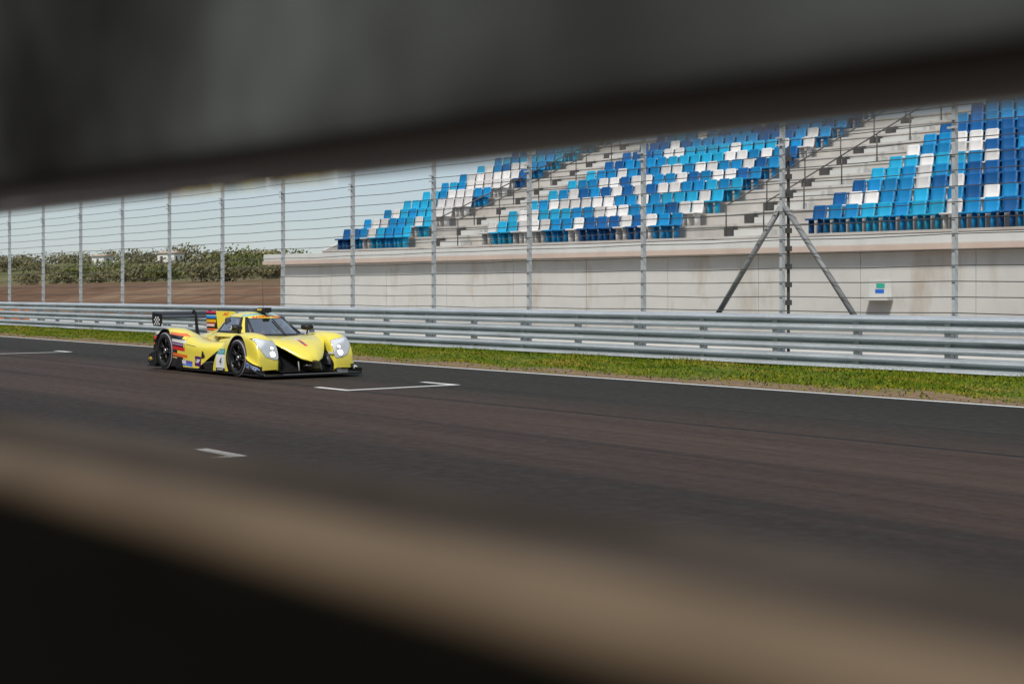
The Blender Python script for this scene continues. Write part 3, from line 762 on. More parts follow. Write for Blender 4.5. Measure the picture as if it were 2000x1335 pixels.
# nose
NST = [(1.0, [(0, .305), (.04, .302), (.075, .294), (.08, .284), (.05, .278), (0, .277)]),
       (.97, [(0, .36), (.06, .355), (.11, .33), (.125, .30), (.08, .285), (0, .283)]),
       (.90, [(0, .425), (.10, .415), (.185, .37), (.205, .325), (.12, .30), (0, .295)]),
       (.80, [(0, .49), (.15, .482), (.26, .435), (.285, .385), (.16, .34), (0, .33)]),
       (.68, [(0, .55), (.19, .543), (.335, .505), (.365, .455), (.2, .40), (0, .39)]),
       (.55, [(0, .595), (.24, .592), (.41, .57), (.445, .525), (.25, .46), (0, .45)]),
       (.42, [(0, .632), (.28, .632), (.475, .62), (.505, .59), (.28, .51), (0, .50)]),
       (.25, [(0, .66), (.29, .662), (.49, .665), (.54, .64), (.3, .56), (0, .55)]),
       (.08, [(0, .68), (.30, .685), (.50, .695), (.57, .695), (.4, .62), (0, .60)]),
       (-.15, [(0, .69), (.33, .695), (.52, .70), (.60, .70), (.45, .64), (0, .62)]),
       (-.45, [(0, .69), (.35, .695), (.53, .695), (.62, .665), (.5, .60), (0, .60)]),
       (-.85, [(0, .68), (.36, .68), (.54, .665), (.64, .60), (.5, .55), (0, .55)]),
       (-1.3, [(0, .66), (.36, .66), (.52, .63), (.62, .56), (.5, .5), (0, .5)])]
nrows = loft(NST, 8, 7)
b = MB(); b.grid(nrows); b.grid(mir(nrows, -1)); b.face([*nrows[0]]); b.face(mir(nrows, -1)[0]); nose = P(b, "nose", m_nose, auto=50)
NT_ = BVHTree.FromPolygons([Vector(p) for p in b.v], b.f)
b = MB(); b.tube([(1.004, -.045, .294), (1.006, 0, .296), (1.004, .045, .294)], .006, 6); P(b, "nose_slot", m_black, nose)

# black ducting between nose and fenders
DST = [(.80, [(0, .10), (.3, .10), (.53, .10)]), (.66, [(0, .14), (.3, .14), (.53, .15)]), (.52, [(0, .27), (.3, .26), (.53, .27)]), (.38, [(0, .40), (.3, .40), (.53, .44)]), (.25, [(0, .50), (.3, .52), (.53, .58)]), (.12, [(0, .58), (.3, .60), (.53, .64)])]
dr = loft(DST, 6, 6); b = MB(); b.grid(dr); b.grid(mir(dr, -1)); P(b, "front_duct", m_carb, smooth=True)
for s in (1, -1):
    b = MB(); rows = []
    for i in range(9):
        a = R(90 * i / 8); rows.append([(.38 + .30 * math.cos(a) * math.sin(R(90 * j / 8)) , s * (.52 - .14 * math.cos(R(90 * j / 8)) * 1.0), .20 + .24 * math.sin(a) * math.sin(R(90 * j / 8))) for j in range(9)])
    b.grid(rows); P(b, "inner_wheel_cover", m_carbg, smooth=True)
    b = MB(); b.tube([(.80, s * .20, .275), (.86, s * .215, .12)], .012, 8); P(b, "nose_strut", m_edge, smooth=True)
    b = MB(); b.prism([(.34, .30), (.74, .12), (.74, .25), (.52, .44)], 1, s * .515, s * .522); P(b, "duct_side", m_carb)
b = MB(); b.box((.40, -.52, .07), (.44, .52, .27)); P(b, "radiator_grille", m_black)
b = MB(); b.tube([(.84, -.12, .20), (.90, -.09, .215), (.905, -.03, .205), (.86, .02, .20)], .013, 8); P(b, "tow_loop", m_silver, smooth=True)
# splitter and floor
b = MB()
plan = [(1.06, -.60), (1.06, .60), (1.05, .84), (.98, .95), (.70, .985), (.42, .97), (.36, .93), (-.9, .93), (-2.4, .93), (-2.4, -.93), (-.9, -.93), (.36, -.93), (.42, -.97), (.70, -.985), (.98, -.95), (1.05, -.84)]
b.prism(plan, 2, .045, .075); fl = P(b, "splitter", m_carb, bevel=.006)
b = MB(); edge = [(1.062, -.60, .078), (1.062, .60, .078)]; b.box((1.045, -.62, .0765), (1.064, .62, .084)); P(b, "splitter_lip", m_edge, fl)
for s in (1, -1):
    b = MB(); b.box((.70, s * .955 - .008, .0765), (.97, s * .955 + .008, .15)); P(b, "splitter_fence", m_carb, fl)
    # dive planes on the fender corner
    for (x0, z0, x1, z1, w) in ((.34, .36, .74, .205, .05),):
        rows = []
        for i in range(9):
            k = i / 8; x = x0 + (x1 - x0) * k; z = z0 + (z1 - z0) * (k ** .8)
            hit = FT[s].ray_cast(Vector((x, s * 1.3, z)), Vector((0, -s, 0)))[0]
            y = abs(hit.y) if hit else .9
            rows.append([(x, s * (y - .01), z), (x + .01, s * (y + w * math.sin(math.pi * (.15 + .8 * k))), z + .012)])
        b = MB(); b.grid(rows); o = P(b, "dive_plane", m_yel, smooth=True); sm = o.modifiers.new("s", 'SOLIDIFY'); sm.thickness = .012
    b = MB(); rows = []
    for i in range(9):
        k = i / 8; rows.append([(.98 - .46 * k, s * .955, .078), (.98 - .46 * k, s * (.985 + .02 * k), .085 + .16 * k ** 1.8)])
    b.grid(rows); o = P(b, "splitter_flick", m_carbg, smooth=True); sm = o.modifiers.new("s", 'SOLIDIFY'); sm.thickness = .008

# headlights
HL = [(.545, .605), (.60, .625), (.72, .645), (.85, .672), (.905, .668), (.918, .655), (.905, .61), (.90, .55), (.86, .46), (.80, .375), (.76, .352), (.68, .33), (.60, .315), (.565, .32), (.548, .36), (.545, .48)]
for s in (1, -1):
    def on(y, z, off):
        h = FT[s].ray_cast(Vector((1.4, s * y, z)), Vector((-1, 0, 0)))
        p, n = h[0], h[1]
        if n.x < 0: n = -n
        return p, n, p + n * off
    poly = spline(HL + [HL[0]], 4)[:-1]
    cy, c_z = .72, .49
    def ringpts(k, off): return [on(cy + (y - cy) * k, c_z + (z - c_z) * k, off)[2] for y, z in poly]
    b = MB(); rows = [ringpts(k, .004) for k in (1.0, .97, .89)]; b.grid(rows, closed=True)
    hs = P(b, "headlight", m_carbg, smooth=True)
    b = MB(); rows = [ringpts(k, .006) for k in (.955, .915)]; b.grid(rows, closed=True); P(b, "light_strip", m_drl, hs, smooth=True)
    b = MB(); rows = [ringpts(k, .0055) for k in (.885, .6, .4, .2, .06)]; b.grid(rows, closed=True); b.face(rows[-1]); P(b, "glowing_reflector", plain("glowing_reflector", (.66, .67, .66), .35, .2, glow=.45), hs, smooth=True)  # reflector surface glows by itself, standing for the lamp light inside
    for (y, z, r) in ((.66, .405, .048), (.655, .505, .026)):
        p, n, q = on(y, z, .010)
        u = n.orthogonal().normalized(); w_ = n.cross(u)
        b = MB(); b.face([q + (u * math.cos(2 * math.pi * k / 20) + w_ * math.sin(2 * math.pi * k / 20)) * r for k in range(20)]); P(b, "lamp", m_lamp, hs)
        b = MB(); b.tube([q + (u * math.cos(2 * math.pi * k / 20) + w_ * math.sin(2 * math.pi * k / 20)) * (r + .008) for k in range(21)], .007, 6); P(b, "lamp_bezel", m_silver, hs, smooth=True)
    b = MB(); rows = [ringpts(k, .016 - .012 * k ** 6) for k in (1.0, .95, .8, .5, .2, .05)]; b.grid(rows, closed=True); b.face(rows[-1]); P(b, "lens", m_lens, hs, smooth=True)

# side pods and rear fenders in one flowing skin
SST = [(-.62, [(.45, .60), (.50, .60), (.56, .59), (.60, .57), (.63, .52), (.65, .44), (.66, .28), (.66, .09)]),
       (-.80, [(.42, .585), (.50, .585), (.59, .575), (.66, .555), (.71, .50), (.735, .42), (.74, .28), (.74, .09)]),
       (-1.02, [(.38, .57), (.50, .572), (.62, .57), (.72, .55), (.79, .50), (.82, .42), (.82, .28), (.81, .09)]),
       (-1.30, [(.36, .565), (.50, .57), (.65, .57), (.77, .55), (.85, .50), (.885, .42), (.885, .28), (.885, .09)]),
       (-1.62, [(.35, .57), (.50, .575), (.66, .58), (.79, .565), (.88, .52), (.92, .43), (.925, .28), (.93, .09)]),
       (-1.95, [(.35, .58), (.50, .60), (.66, .62), (.80, .62), (.89, .57), (.935, .47), (.94, .29), (.94, .09)]),
       (-2.22, [(.36, .585), (.50, .64), (.66, .70), (.80, .70), (.90, .65), (.94, .53), (.945, .31), (.945, .09)]),
       (-2.45, [(.38, .585), (.50, .68), (.65, .755), (.80, .76), (.905, .71), (.945, .58), (.945, .33), (.945, .09)]),
       (-2.70, [(.40, .585), (.51, .69), (.65, .775), (.80, .785), (.905, .74), (.945, .62), (.945, .34), (.945, .09)]),
       (-2.95, [(.41, .585), (.52, .69), (.65, .775), (.80, .785), (.905, .745), (.945, .63), (.945, .34), (.945, .10)]),
       (-3.15, [(.42, .58), (.52, .67), (.65, .745), (.80, .755), (.90, .72), (.94, .62), (.945, .36), (.945, .18)]),
       (-3.32, [(.44, .57), (.53, .64), (.65, .70), (.80, .71), (.895, .68), (.935, .60), (.94, .40), (.94, .28)])]
pod_rows = loft(SST, 10, 8); RT = {}
for s in (1, -1):
    rows = mir(pod_rows, s); b = MB(); b.grid(rows); RT[s] = BVHTree.FromPolygons([Vector(p) for p in b.v], b.f)
    cut_arch(b, RW[0], .36, .405, .80); cut_wedge(b, lambda x: .175 + .60 * (x + 1.37), .50, -1.45)
    P(b, "rear_fender", m_rear, auto=38)
    b = MB(); b.face(rows[-1]); P(b, "tail_panel", m_carb)
    # black air exit behind the front wheel, with its turning vane
    b = MB(); b.prism([(-.60, .56), (-.75, .555), (-1.10, .38), (-1.45, .15), (-1.45, .08), (-.60, .08)], 1, s * .50, s * .56); P(b, "air_exit", m_black)
    b = MB(); b.prism([(-.86, .22), (-1.0, .235), (-1.24, .21), (-1.28, .15), (-1.22, .075), (-.90, .075)], 1, s * .80, s * .935); P(b, "turning_vane", m_carb, bevel=.02)
    b = MB(); b.prism([(-1.36, .40), (-1.30, .31), (-1.40, .27)], 1, s * .86, s * .915); P(b, "side_vent", m_black)
    b = MB()
    for x0, z0, x1, z1 in ((-1.98, .505, -1.62, .47),):
        h0 = [RT[s].ray_cast(Vector((x0 + (x1 - x0) * k / 6, s * 1.3, z0 + (z1 - z0) * k / 6)), Vector((0, -s, 0)))[0] for k in range(7)]
        b.tube([h for h in h0 if h], .006, 5)
    P(b, "panel_gap", m_black)
# engine cover with the tail fairing behind the cockpit
EST = [(-1.15, [(0, 1.02), (.12, 1.01), (.24, .95), (.33, .82), (.40, .68), (.45, .57)]), (-1.45, [(0, 1.01), (.12, .995), (.23, .92), (.33, .79), (.41, .65), (.46, .56)]),
       (-1.75, [(0, .95), (.11, .93), (.21, .85), (.31, .73), (.40, .62), (.46, .565)]), (-2.1, [(0, .86), (.09, .84), (.18, .77), (.28, .68), (.38, .60), (.46, .57)]),
       (-2.5, [(0, .76), (.08, .745), (.17, .70), (.28, .63), (.40, .59), (.48, .585)]), (-2.9, [(0, .68), (.08, .67), (.18, .64), (.3, .60), (.42, .585), (.5, .60)]), (-3.32, [(0, .60), (.1, .60), (.2, .585), (.3, .575), (.44, .57), (.52, .60)])]
er = loft(EST, 8, 7); b = MB(); b.grid(er); b.grid(mir(er, -1)); cover = P(b, "engine_cover", m_cover, auto=50)
b = MB(); b.prism([(-3.36, .30), (-3.36, .58), (-3.33, .60), (-3.30, .30)], 1, -.93, .93); P(b, "rear_panel", m_carb)
# shark fin
b = MB(); b.prism([(-3.03, 1.088), (-2.55, 1.092), (-1.98, 1.092), (-1.86, 1.07), (-1.60, .96), (-1.9, .85), (-2.5, .70), (-2.98, .62)], 1, -.011, .011); P(b, "shark_fin", m_fin, bevel=.003)

# cockpit canopy by horizontal contours
LV = [(.655, .08, .575, -2.15), (.72, -.06, .545, -2.1), (.80, -.22, .505, -2.0), (.88, -.37, .462, -1.9), (.95, -.51, .418, -1.8), (.985, -.585, .392, -1.75), (1.025, -.68, .352, -1.65), (1.06, -.79, .295, -1.55), (1.085, -.90, .21, -1.45), (1.098, -1.0, .10, -1.35)]
XC = -1.02; NPH = 48
def canopy_pt(lv, ph):
    z, xf, ym, xr = lv; c, s_ = math.cos(ph), math.sin(ph); e = 2 / 2.5
    a = (xf - XC) if c > 0 else (XC - xr)
    return (XC + a * math.copysign(abs(c) ** e, c), ym * abs(s_) ** e, z)
LVF = spline(LV, 4)
PH = [math.pi * k / NPH for k in range(NPH + 1)]
crow = [[canopy_pt(lv, ph) for ph in PH] for lv in LVF]
iz = lambda z: min(range(len(LVF)), key=lambda i: abs(LVF[i][0] - z))
WS_Z0, WS_Z1 = iz(.675), iz(.985); SW_Z0, SW_Z1 = iz(.715), iz(1.01)
PA0, PA1, PB1 = 17, 19, 32           # windscreen edge, side window front edge, side window rear edge
def sub(i0, i1, j0, j1): return [r[j0:j1 + 1] for r in crow[i0:i1 + 1]]
b = MB(); L = len(crow) - 1
for s in (1, -1):
    for blk in ((0, WS_Z0, 0, PA0), (WS_Z1, L, 0, PA0), (0, L, PA0, PA1), (0, SW_Z0, PA1, PB1), (SW_Z1, L, PA1, PB1), (0, L, PB1, NPH)): b.grid(mir(sub(*blk), s))
b.face([p for p in crow[-1]] + [(x, -y, z) for x, y, z in reversed(crow[-1][1:-1])])
canopy = P(b, "canopy", m_roof, auto=50)
CT = BVHTree.FromPolygons([Vector(p) for r in crow for p in r] + [Vector((x, -y, z)) for r in crow for x, y, z in r],
    [(i*(NPH+1)+j, i*(NPH+1)+j+1, (i+1)*(NPH+1)+j+1, (i+1)*(NPH+1)+j) for i in range(L) for j in range(NPH)] + [(len(crow)*(NPH+1)+i*(NPH+1)+j, len(crow)*(NPH+1)+i*(NPH+1)+j+1, len(crow)*(NPH+1)+(i+1)*(NPH+1)+j+1, len(crow)*(NPH+1)+(i+1)*(NPH+1)+j) for i in range(L) for j in range(NPH)])
ws = sub(WS_Z0, WS_Z1, 0, PA0); rows = [[(x, -y, z) for x, y, z in reversed(r)] + r[1:] for r in ws]
b = MB(); b.grid(rows); P(b, "windscreen", m_glass, smooth=True)
b = MB()                                            # black frit around the windscreen
def border(rows, k0):
    n = len(rows); w = len(rows[0]); off = .003
    def o_(p): v = Vector((p[0] - XC, p[1], 0)).normalized() * off; return (p[0] + v.x, p[1] + v.y, p[2] + .001)
    b.grid([[o_(p) for p in r] for r in rows[:k0 + 1]]); b.grid([[o_(p) for p in r] for r in rows[-2:]])
    b.grid([[o_(p) for p in r[:3]] for r in rows]); b.grid([[o_(p) for p in r[-3:]] for r in rows])
border(rows, 2); P(b, "windscreen_border", m_black, smooth=True)
for s in (1, -1):
    sw = mir(sub(SW_Z0, SW_Z1, PA1, PB1), s); b = MB(); b.grid(sw); P(b, "side_window", m_glass, smooth=True)
    b = MB(); border(sw, 2); P(b, "side_window_border", m_black, smooth=True)
# wiper
def on_canopy(y, z, off=.012):
    h = CT.ray_cast(Vector((1.5, y, z)), Vector((-1, 0, 0)))[0]; return h + Vector((off, 0, off * .6))
b = MB(); b.tube([on_canopy(.02 + .16 * k * 0 - .0 * k, .69 + .245 * k, .014) for k in (0, .2, .4, .6)], .008, 6); b.tube([on_canopy(.02 - .0 * k, .78 + .17 * k, .022) for k in (0, .25, .5, .75, 1)], .011, 6)
P(b, "wiper", m_black, smooth=True)
# roof camera pod and aerial
b = MB(); rows = []
for x, w, h in ((-.66, .05, .085), (-.70, .062, .098), (-.90, .062, .095), (-1.10, .05, .07), (-1.35, .03, .03), (-1.5, .01, .0)):
    zb = 1.075; rows.append([(x, w * cy_, zb + h * czz) for cy_, czz in ((-1, 0), (-1, .7), (-.7, 1), (.7, 1), (1, .7), (1, 0))])
b.grid(rows); b.face(rows[0]); pod = P(b, "roof_pod", m_carb, auto=40)
b = MB(); b.box((-.655, -.07, 1.085), (-.62, .07, 1.172)); P(b, "light_panel", m_black, pod, bevel=.006)
b = MB(); b.box((-.90, -.0655, 1.12), (-.74, -.0635, 1.15)); P(b, "pod_badge", m_gold, pod)
b = MB(); b.tube([(-.80, .0, 1.16), (-.82, 0, 1.62)], [.004, .002], 5); P(b, "aerial", m_black)
b = MB(); b.prism([(-1.42, 1.06), (-1.50, 1.10), (-1.53, 1.10), (-1.50, 1.05)], 1, -.006, .006); P(b, "roof_aerial", m_black)
# mirrors
for s in (1, -1):
    b = MB(); rows = []
    for x, w, h in ((-.36, .05, .028), (-.39, .085, .05), (-.47, .10, .06), (-.53, .10, .06)):
        rows.append([(x, s * (.71 + w * math.cos(a)), .825 + h * math.copysign(abs(math.sin(a)) ** .7, math.sin(a))) for a in [2 * math.pi * k / 14 for k in range(14)]])
    b.grid(rows, closed=True); b.face(rows[0]); b.face(rows[-1]); mr = P(b, "mirror", m_black, auto=50)
    b = MB(); b.tube([(-.44, s * .70, .78), (-.40, s * .66, .70), (-.36, s * .64, .66)], [.016, .014, .02], 7); P(b, "mirror_stalk", m_carb, mr, smooth=True)
    b = MB(); b.face([(-.532, s * (.71 + .085 * math.cos(a)), .825 + .048 * math.sin(a)) for a in [2 * math.pi * k / 14 for k in range(14)]]); P(b, "mirror_glass", m_silver, mr)
    b = MB(); b.tube([(-.46 + .028 * math.cos(a), s * .812, .828 + .03 * math.sin(a)) for a in [2 * math.pi * k / 14 for k in range(15)]], .007, 6); P(b, "mirror_badge", m_white, mr)
# rear wing
def foil(c, t, z0, x0, ang):
    pts = []
    for k in range(13): u = k / 12; pts.append((u, .6 * t * (2.969 * math.sqrt(u) - 1.26 * u - 3.516 * u*u + 2.843 * u**3 - 1.015 * u**4) * .5 - .10 * c * 4 * u * (1 - u) * .6))
    for k in range(11, 0, -1): u = k / 12; pts.append((u, -.9 * t * (2.969 * math.sqrt(u) - 1.26 * u - 3.516 * u*u + 2.843 * u**3 - 1.015 * u**4) * .5 - .10 * c * 4 * u * (1 - u) * .6))
    ca, sa = math.cos(ang), math.sin(ang); return [(x0 - (u * c * ca - v * sa) , z0 + (u * c * sa + v * ca)) for u, v in pts]
b = MB(); b.prism(foil(.34, .05, .975, -3.18, R(9)), 1, -.85, .85); wing = P(b, "rear_wing", m_carb, auto=40)
b = MB(); b.prism(foil(.10, .02, 1.03, -3.50, R(28)), 1, -.85, .85); P(b, "wing_flap", m_carb, wing, auto=40)
for s in (1, -1):
    b = MB(); b.prism([(-3.14, 1.045), (-3.58, 1.06), (-3.58, .90), (-3.52, .81), (-3.20, .80), (-3.14, .88)], 1, s * .85, s * .862); ep = P(b, "wing_endplate", m_carb, bevel=.004)
    b = MB()
    for i in range(5):
        for j in range(4):
            if (i + j) % 2 == 0: b.box((-3.48 + .05 * i, s * .8625 - .0015, .83 + .04 * j), (-3.48 + .05 * i + .045, s * .8645 + .0015, .83 + .04 * j + .034))
    P(b, "endplate_pattern", m_white, ep)
    b = MB()
    sw = [(-2.98, .60), (-3.06, .80), (-3.10, .98), (-3.13, 1.06), (-3.19, 1.105), (-3.27, 1.10), (-3.31, 1.06), (-3.31, 1.02), (-3.25, 1.02), (-3.24, 1.05), (-3.20, 1.055), (-3.185, 1.0), (-3.17, .82), (-3.13, .60)]
    b.prism(sw, 1, s * .165 - .009, s * .165 + .009); P(b, "wing_mount", m_carb, bevel=.003)
b = MB(); b.tube([(-3.09, -.165, .86), (-3.09, .165, .86)], .006, 6); b.tube([(-3.09, -.165, .74), (-3.09, .165, .74)], .006, 6); b.tube([(-3.09, -.165, .86), (-3.09, .165, .74)], .004, 6); P(b, "mount_brace", m_black)
# rear diffuser and lower corners
for s in (1, -1):
    b = MB(); b.prism([(-3.24, .36), (-3.20, .10), (-3.30, .06), (-3.52, .08), (-3.55, .16), (-3.50, .30)], 1, s * .62, s * .955); cn = P(b, "rear_corner", m_carb, bevel=.015)
    b = MB(); b.tube([(-3.49, s * .957, .19), (-3.42, s * .957, .215), (-3.36, s * .957, .19), (-3.44, s * .957, .165)], .016, 6); P(b, "corner_badge", m_gold, cn)
    b = MB(); b.prism([(-3.20, .05), (-3.20, .085), (-3.58, .085), (-3.58, .06)], 1, s * .60, s * .97); P(b, "corner_foot", m_carb)
    b = MB(); b.prism([(-2.34, .08), (-2.28, .24), (-2.20, .27), (-2.12, .24), (-2.06, .08)], 1, s * .80, s * .952); P(b, "wheel_flick", m_black)
    for y in (.12, .38):
        b = MB(); b.prism([(-2.9, .06), (-3.56, .10), (-3.56, .32), (-3.3, .30)], 1, s * y, s * y + .008); P(b, "diffuser_strake", m_carb)
    b = MB(); b.box((-3.372, s * .72 - .10, .48), (-3.361, s * .72 + .10, .54)); P(b, "tail_light", plain("tail_red", (.35, .01, .01), .3), CAR)
b = MB(); b.prism([(-2.6, .05), (-3.56, .30), (-3.56, .315), (-2.6, .07)], 1, -.62, .62); P(b, "diffuser", m_carb)
# wheels
def wheel(cx, s, r, rim, w, yo):
    root = empty("wheel", (cx, s * (yo - w / 2), r)); root.parent = CAR
    h = w / 2
    b = MB(); b.lathe([(rim, -h), (rim + .02, -h - .004), (r - .035, -h + .004), (r - .008, -h + .025), (r, -h + .05), (r, h - .05), (r - .008, h - .025), (r - .035, h - .004), (rim + .02, h + .004), (rim, h), (rim - .01, h - .02), (rim - .01, -h + .02), (rim, -h)], 56)
    P(b, "tyre", m_rubber, root, smooth=True)
    b = MB(); b.lathe([(r - .030, s * (h + .0005)), (r - .016, s * (h - .010))], 56); P(b, "sidewall_ring", m_ring, root, smooth=True)
    o = s * h
    b = MB(); b.lathe([(rim, o), (rim - .012, o - s * .004), (rim - .018, o - s * .03), (rim - .03, o - s * .05)], 48); b.lathe([(rim - .012, -h * s), (rim - .03, o - s * .06)], 48)
    for k in range(10):
        a = 2 * math.pi * (k // 2) / 5 + (.16 if k % 2 else -.16); a2 = 2 * math.pi * (k // 2) / 5 + (.05 if k % 2 else -.05); ca, sa = math.cos(a), math.sin(a)
        p0 = Vector((.045 * math.cos(a2), o - s * .035, .045 * math.sin(a2))); p1 = Vector(((rim - .02) * ca, o - s * .022, (rim - .02) * sa))
        b.tube([p0, p0.lerp(p1, .5) + Vector((0, s * .004, 0)), p1], [.017, .013, .016], 6)
    b.lathe([(.075, o - s * .055), (.072, o - s * .03), (.045, o - s * .022), (.0, o - s * .022)], 30)
    P(b, "rim", m_rim, root, smooth=True)
    b = MB(); b.lathe([(.042, o - s * .022), (.040, o - s * .008), (.028, o - s * .002), (.026, o - s * .012), (.0, o - s * .012)], 24); P(b, "wheel_nut", m_silver, root, smooth=True)
    b = MB(); b.lathe([(.165, o - s * .09), (.165, o - s * .08), (.09, o - s * .08)], 36); P(b, "brake_disc", plain("brake_disc", (.10, .095, .09), .4, .6), root, smooth=True)
    b = MB(); b.lathe([(rim - .02, o - s * .12), (.0, o - s * .12)], 36); P(b, "wheel_back", m_black, root)
for s in (1, -1):
    wheel(0, s, .325, .238, .29, .938); wheel(RW[0], s, .355, .238, .31, .938)

# decals: flat lettering laid onto the bodywork
def text_mesh(body, size, shear=0, bold=0):
    cu = bpy.data.curves.new("t", 'FONT'); cu.body = body; cu.size = size; cu.shear = shear; cu.offset = bold; cu.align_x = 'CENTER'; cu.align_y = 'CENTER'; cu.resolution_u = 3
    o = bpy.data.objects.new("t", cu); COL.objects.link(o); dg = bpy.context.evaluated_depsgraph_get(); me = bpy.data.meshes.new_from_object(o.evaluated_get(dg))
    vs = [v.co.copy() for v in me.vertices]; fs = [tuple(p.vertices) for p in me.polygons]; bpy.data.objects.remove(o); bpy.data.meshes.remove(me); return vs, fs
def rect_mesh(w, h, nx=8, ny=8): return [Vector((-w/2 + w*i/nx, -h/2 + h*j/ny, 0)) for i in range(nx+1) for j in range(ny+1)], [(i*(ny+1)+j, (i+1)*(ny+1)+j, (i+1)*(ny+1)+j+1, i*(ny+1)+j+1) for i in range(nx) for j in range(ny)]
def side_decal(name, vf, c, mat, tree, s, off, parent=CAR, rot=0, stretch=1):
    """lay a flat mesh onto the car's flank; c = (x, z); s = -1 near side"""
    vs, fs = vf; out = []; cr_, sr = math.cos(rot), math.sin(rot)
    for v in vs:
        u, w_ = v.x * stretch * cr_ - v.y * sr, v.x * stretch * sr + v.y * cr_
        x = c[0] - s * u * -1 * -1 if False else c[0] + (u if s < 0 else -u); z = c[1] + w_
        h = tree.ray_cast(Vector((x, s * 1.6, z)), Vector((0, -s, 0)))
        y = h[0].y if h[0] else s * .94
        out.append((x, y + s * off, z))
    me = bpy.data.meshes.new(name); me.from_pydata(out, [], fs); me.update(); return link_mesh(name, me, mat, parent)
for s in (1, -1):
    T = FT[s]
    np_ = side_decal("number_panel", rect_mesh(.33, .385), (-.575, .275), m_panel, T, s, .003)
    side_decal("panel_header", rect_mesh(.33, .095), (-.58, .42), m_teal, T, s, .005, np_); side_decal("panel_footer", rect_mesh(.33, .055), (-.575, .11), m_black, T, s, .005, np_)
    side_decal("number", text_mesh("4", .18, .12), (-.575, .25), m_black, T, s, .007, np_); side_decal("header_lettering", text_mesh("LM CUP", .066), (-.575, .415), m_white, T, s, .008, np_)
    side_decal("footer_lettering", text_mesh("EUROSPORT", .040, 0, .001), (-.575, .11), m_white, T, s, .008, np_)
    pl = side_decal("sponsor_plate", rect_mesh(.46, .085), (.60, .175), m_white, T, s, .010, rot=R(-13) * (1 if s < 0 else -1))
    side_decal("plate_blue", rect_mesh(.44, .07), (.60, .175), m_blue, T, s, .013, pl, rot=R(-13) * (1 if s < 0 else -1)); side_decal("plate_lettering", text_mesh("MICHELIN", .066, 0, .001), (.60, .172), m_white, T, s, .021, pl, rot=R(-13) * (1 if s < 0 else -1))
    side_decal("purple_lettering", text_mesh("LBP", .085, 0, .003), (-1.52, .215), m_white, RT[s], s, .006)
    # red emblem on the fin
    vs, fs = text_mesh("AC", .10, .35, .004)
    me = bpy.data.meshes.new("fin_emblem"); me.from_pydata([(-2.22 + (v.x if s < 0 else -v.x) * 1.5, s * .0135, 1.035 + v.y * .8) for v in vs], [], fs); link_mesh("fin_emblem", me, m_red, CAR)
vs, fs = text_mesh("RACING TEAM", .075, .25, .003); out = []
for v in vs:
    y = v.x * 1.15; z = 1.012 + v.y * .55 - y * y * .22
    h = CT.ray_cast(Vector((1.5, y, z)), Vector((-1, 0, 0))); p = (h[0] + Vector((.004, 0, .003))) if h[0] else Vector((-.7, y, z)); out.append(tuple(p))
me = bpy.data.meshes.new("visor_lettering"); me.from_pydata(out, [], fs); link_mesh("visor_lettering", me, m_red, CAR)
# cockpit interior
b = MB(); b.prism([(-.30, .60), (.05, .56), (.02, .66), (-.25, .72)], 1, -.50, .50); P(b, "dashboard", m_dark)
b = MB(); b.prism([(-1.15, .35), (-1.40, .95), (-1.34, 1.0), (-1.05, .45)], 1, -.46, -.02); P(b, "seat", m_dark, bevel=.02)
b = MB(); b.tube([(-.46 + .03 * math.sin(a), -.24 + .13 * math.cos(a), .70 + .09 * math.sin(a)) for a in [2 * math.pi * k / 16 for k in range(17)]], .014, 6); P(b, "steering_wheel", m_black, smooth=True)
b = MB(); b.box((-1.5, -.45, .3), (-1.46, .45, .80)); P(b, "bulkhead", m_dark)
for s in (1, -1):
    b = MB(); b.tube([(-1.3, s * .33, .98), (-.75, s * .34, .99), (-.30, s * .46, .72)], .02, 6); P(b, "roll_bar", m_black, smooth=True)
# far side duct badge
b = MB(); b.box((.60, .511, .38), (.74, .516, .42)); P(b, "duct_badge", m_white)
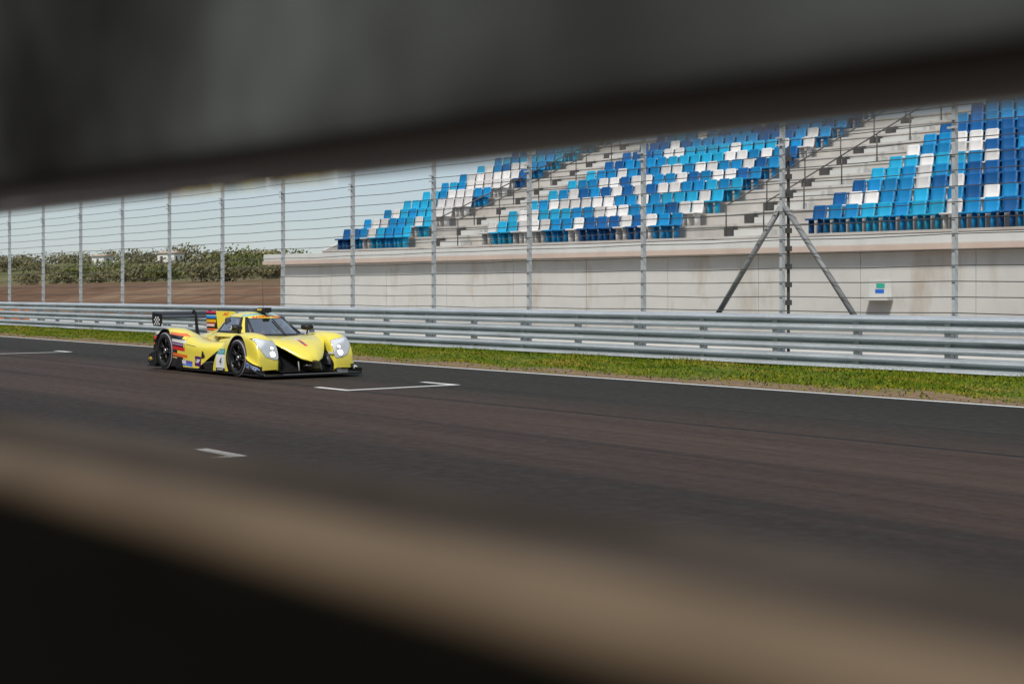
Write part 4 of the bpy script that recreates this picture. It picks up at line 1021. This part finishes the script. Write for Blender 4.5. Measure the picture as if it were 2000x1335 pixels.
# ------------------------------------------------------------------ the driver, seated in the car
driver = empty("driver", CAR.matrix_basis @ Vector((-1.02, -.24, .42)), R(-.6)); tag(driver, "helmeted driver in a red suit seated inside the yellow racing car", "person")
def skin_body(name, joints, edges, mat, parent):
    me = bpy.data.meshes.new(name); me.from_pydata([j[0] for j in joints], edges, []); o = bpy.data.objects.new(name, me); COL.objects.link(o); o.parent = parent
    me.materials.append(mat); o.modifiers.new("skin", 'SKIN'); sv = me.skin_vertices[0].data
    for i, j in enumerate(joints): sv[i].radius = (j[1], j[1])
    sv[0].use_root = True
    ss = o.modifiers.new("sub", 'SUBSURF'); ss.levels = ss.render_levels = 1
    return o
m_suit = plain("race_suit", (.45, .03, .03), .7); m_helm = plain("helmet_shell", (.62, .62, .64), .25, coat=.6); m_visor = plain("visor_glass", (.02, .03, .05), .08)
J = [((0, 0, 0), .14), ((-.10, 0, .20), .15), ((-.16, 0, .36), .13), ((-.15, 0, .44), .06), ((-.13, 0, .50), .055),
     ((-.12, .19, .36), .065), ((.10, .25, .20), .05), ((.34, .15, .30), .038), ((.42, .12, .33), .03), ((-.12, -.19, .36), .065), ((.10, -.22, .20), .05), ((.34, -.15, .30), .038), ((.42, -.12, .33), .03),
     ((.30, .10, .05), .085), ((.62, .11, .10), .06), ((.95, .10, -.10), .045), ((1.02, .10, -.04), .04), ((.30, -.10, .05), .085), ((.62, -.11, .10), .06), ((.95, -.10, -.10), .045), ((1.02, -.10, -.04), .04)]
E = [(0, 1), (1, 2), (2, 3), (3, 4), (2, 5), (5, 6), (6, 7), (7, 8), (2, 9), (9, 10), (10, 11), (11, 12), (0, 13), (13, 14), (14, 15), (15, 16), (0, 17), (17, 18), (18, 19), (19, 20)]
skin_body("body", J, E, m_suit, driver)
b = MB(); rows = []
for i in range(13):
    a = math.pi * i / 12; rows.append([(-.10 + .135 * math.sin(a) * math.cos(t_) * (1.08 if math.cos(t_) > 0 else 1), .118 * math.sin(a) * math.sin(t_), .50 + .135 * math.cos(a)) for t_ in [2 * math.pi * k / 20 for k in range(20)]])
b.grid(rows, closed=True); hm = b.build("helmet", m_helm, driver, smooth=True)
b = MB(); b.grid([[(-.10 + .140 * math.sin(a) * math.cos(t_) * 1.08, .122 * math.sin(a) * math.sin(t_), .50 + .135 * math.cos(a)) for t_ in [R(-65 + 130 * k / 12) for k in range(13)]] for a in [R(68 + 40 * k / 5) for k in range(6)]]); b.build("visor", m_visor, hm, smooth=True)
for s in (1, -1):
    b = MB()
    for k in range(4): b.tube([(.40, s * (.115 + .004 * k), .345 - .022 * k), (.455, s * (.13 + .004 * k), .35 - .023 * k), (.475, s * (.115 + .002 * k), .345 - .023 * k), (.46, s * (.10), .34 - .023 * k)], [.011, .010, .009, .008], 6)
    b.tube([(.40, s * .11, .33), (.44, s * .095, .365), (.46, s * .10, .38)], [.013, .011, .009], 6)
    b.build("glove", plain("glove", (.55, .30, .16), .7), driver, smooth=True)
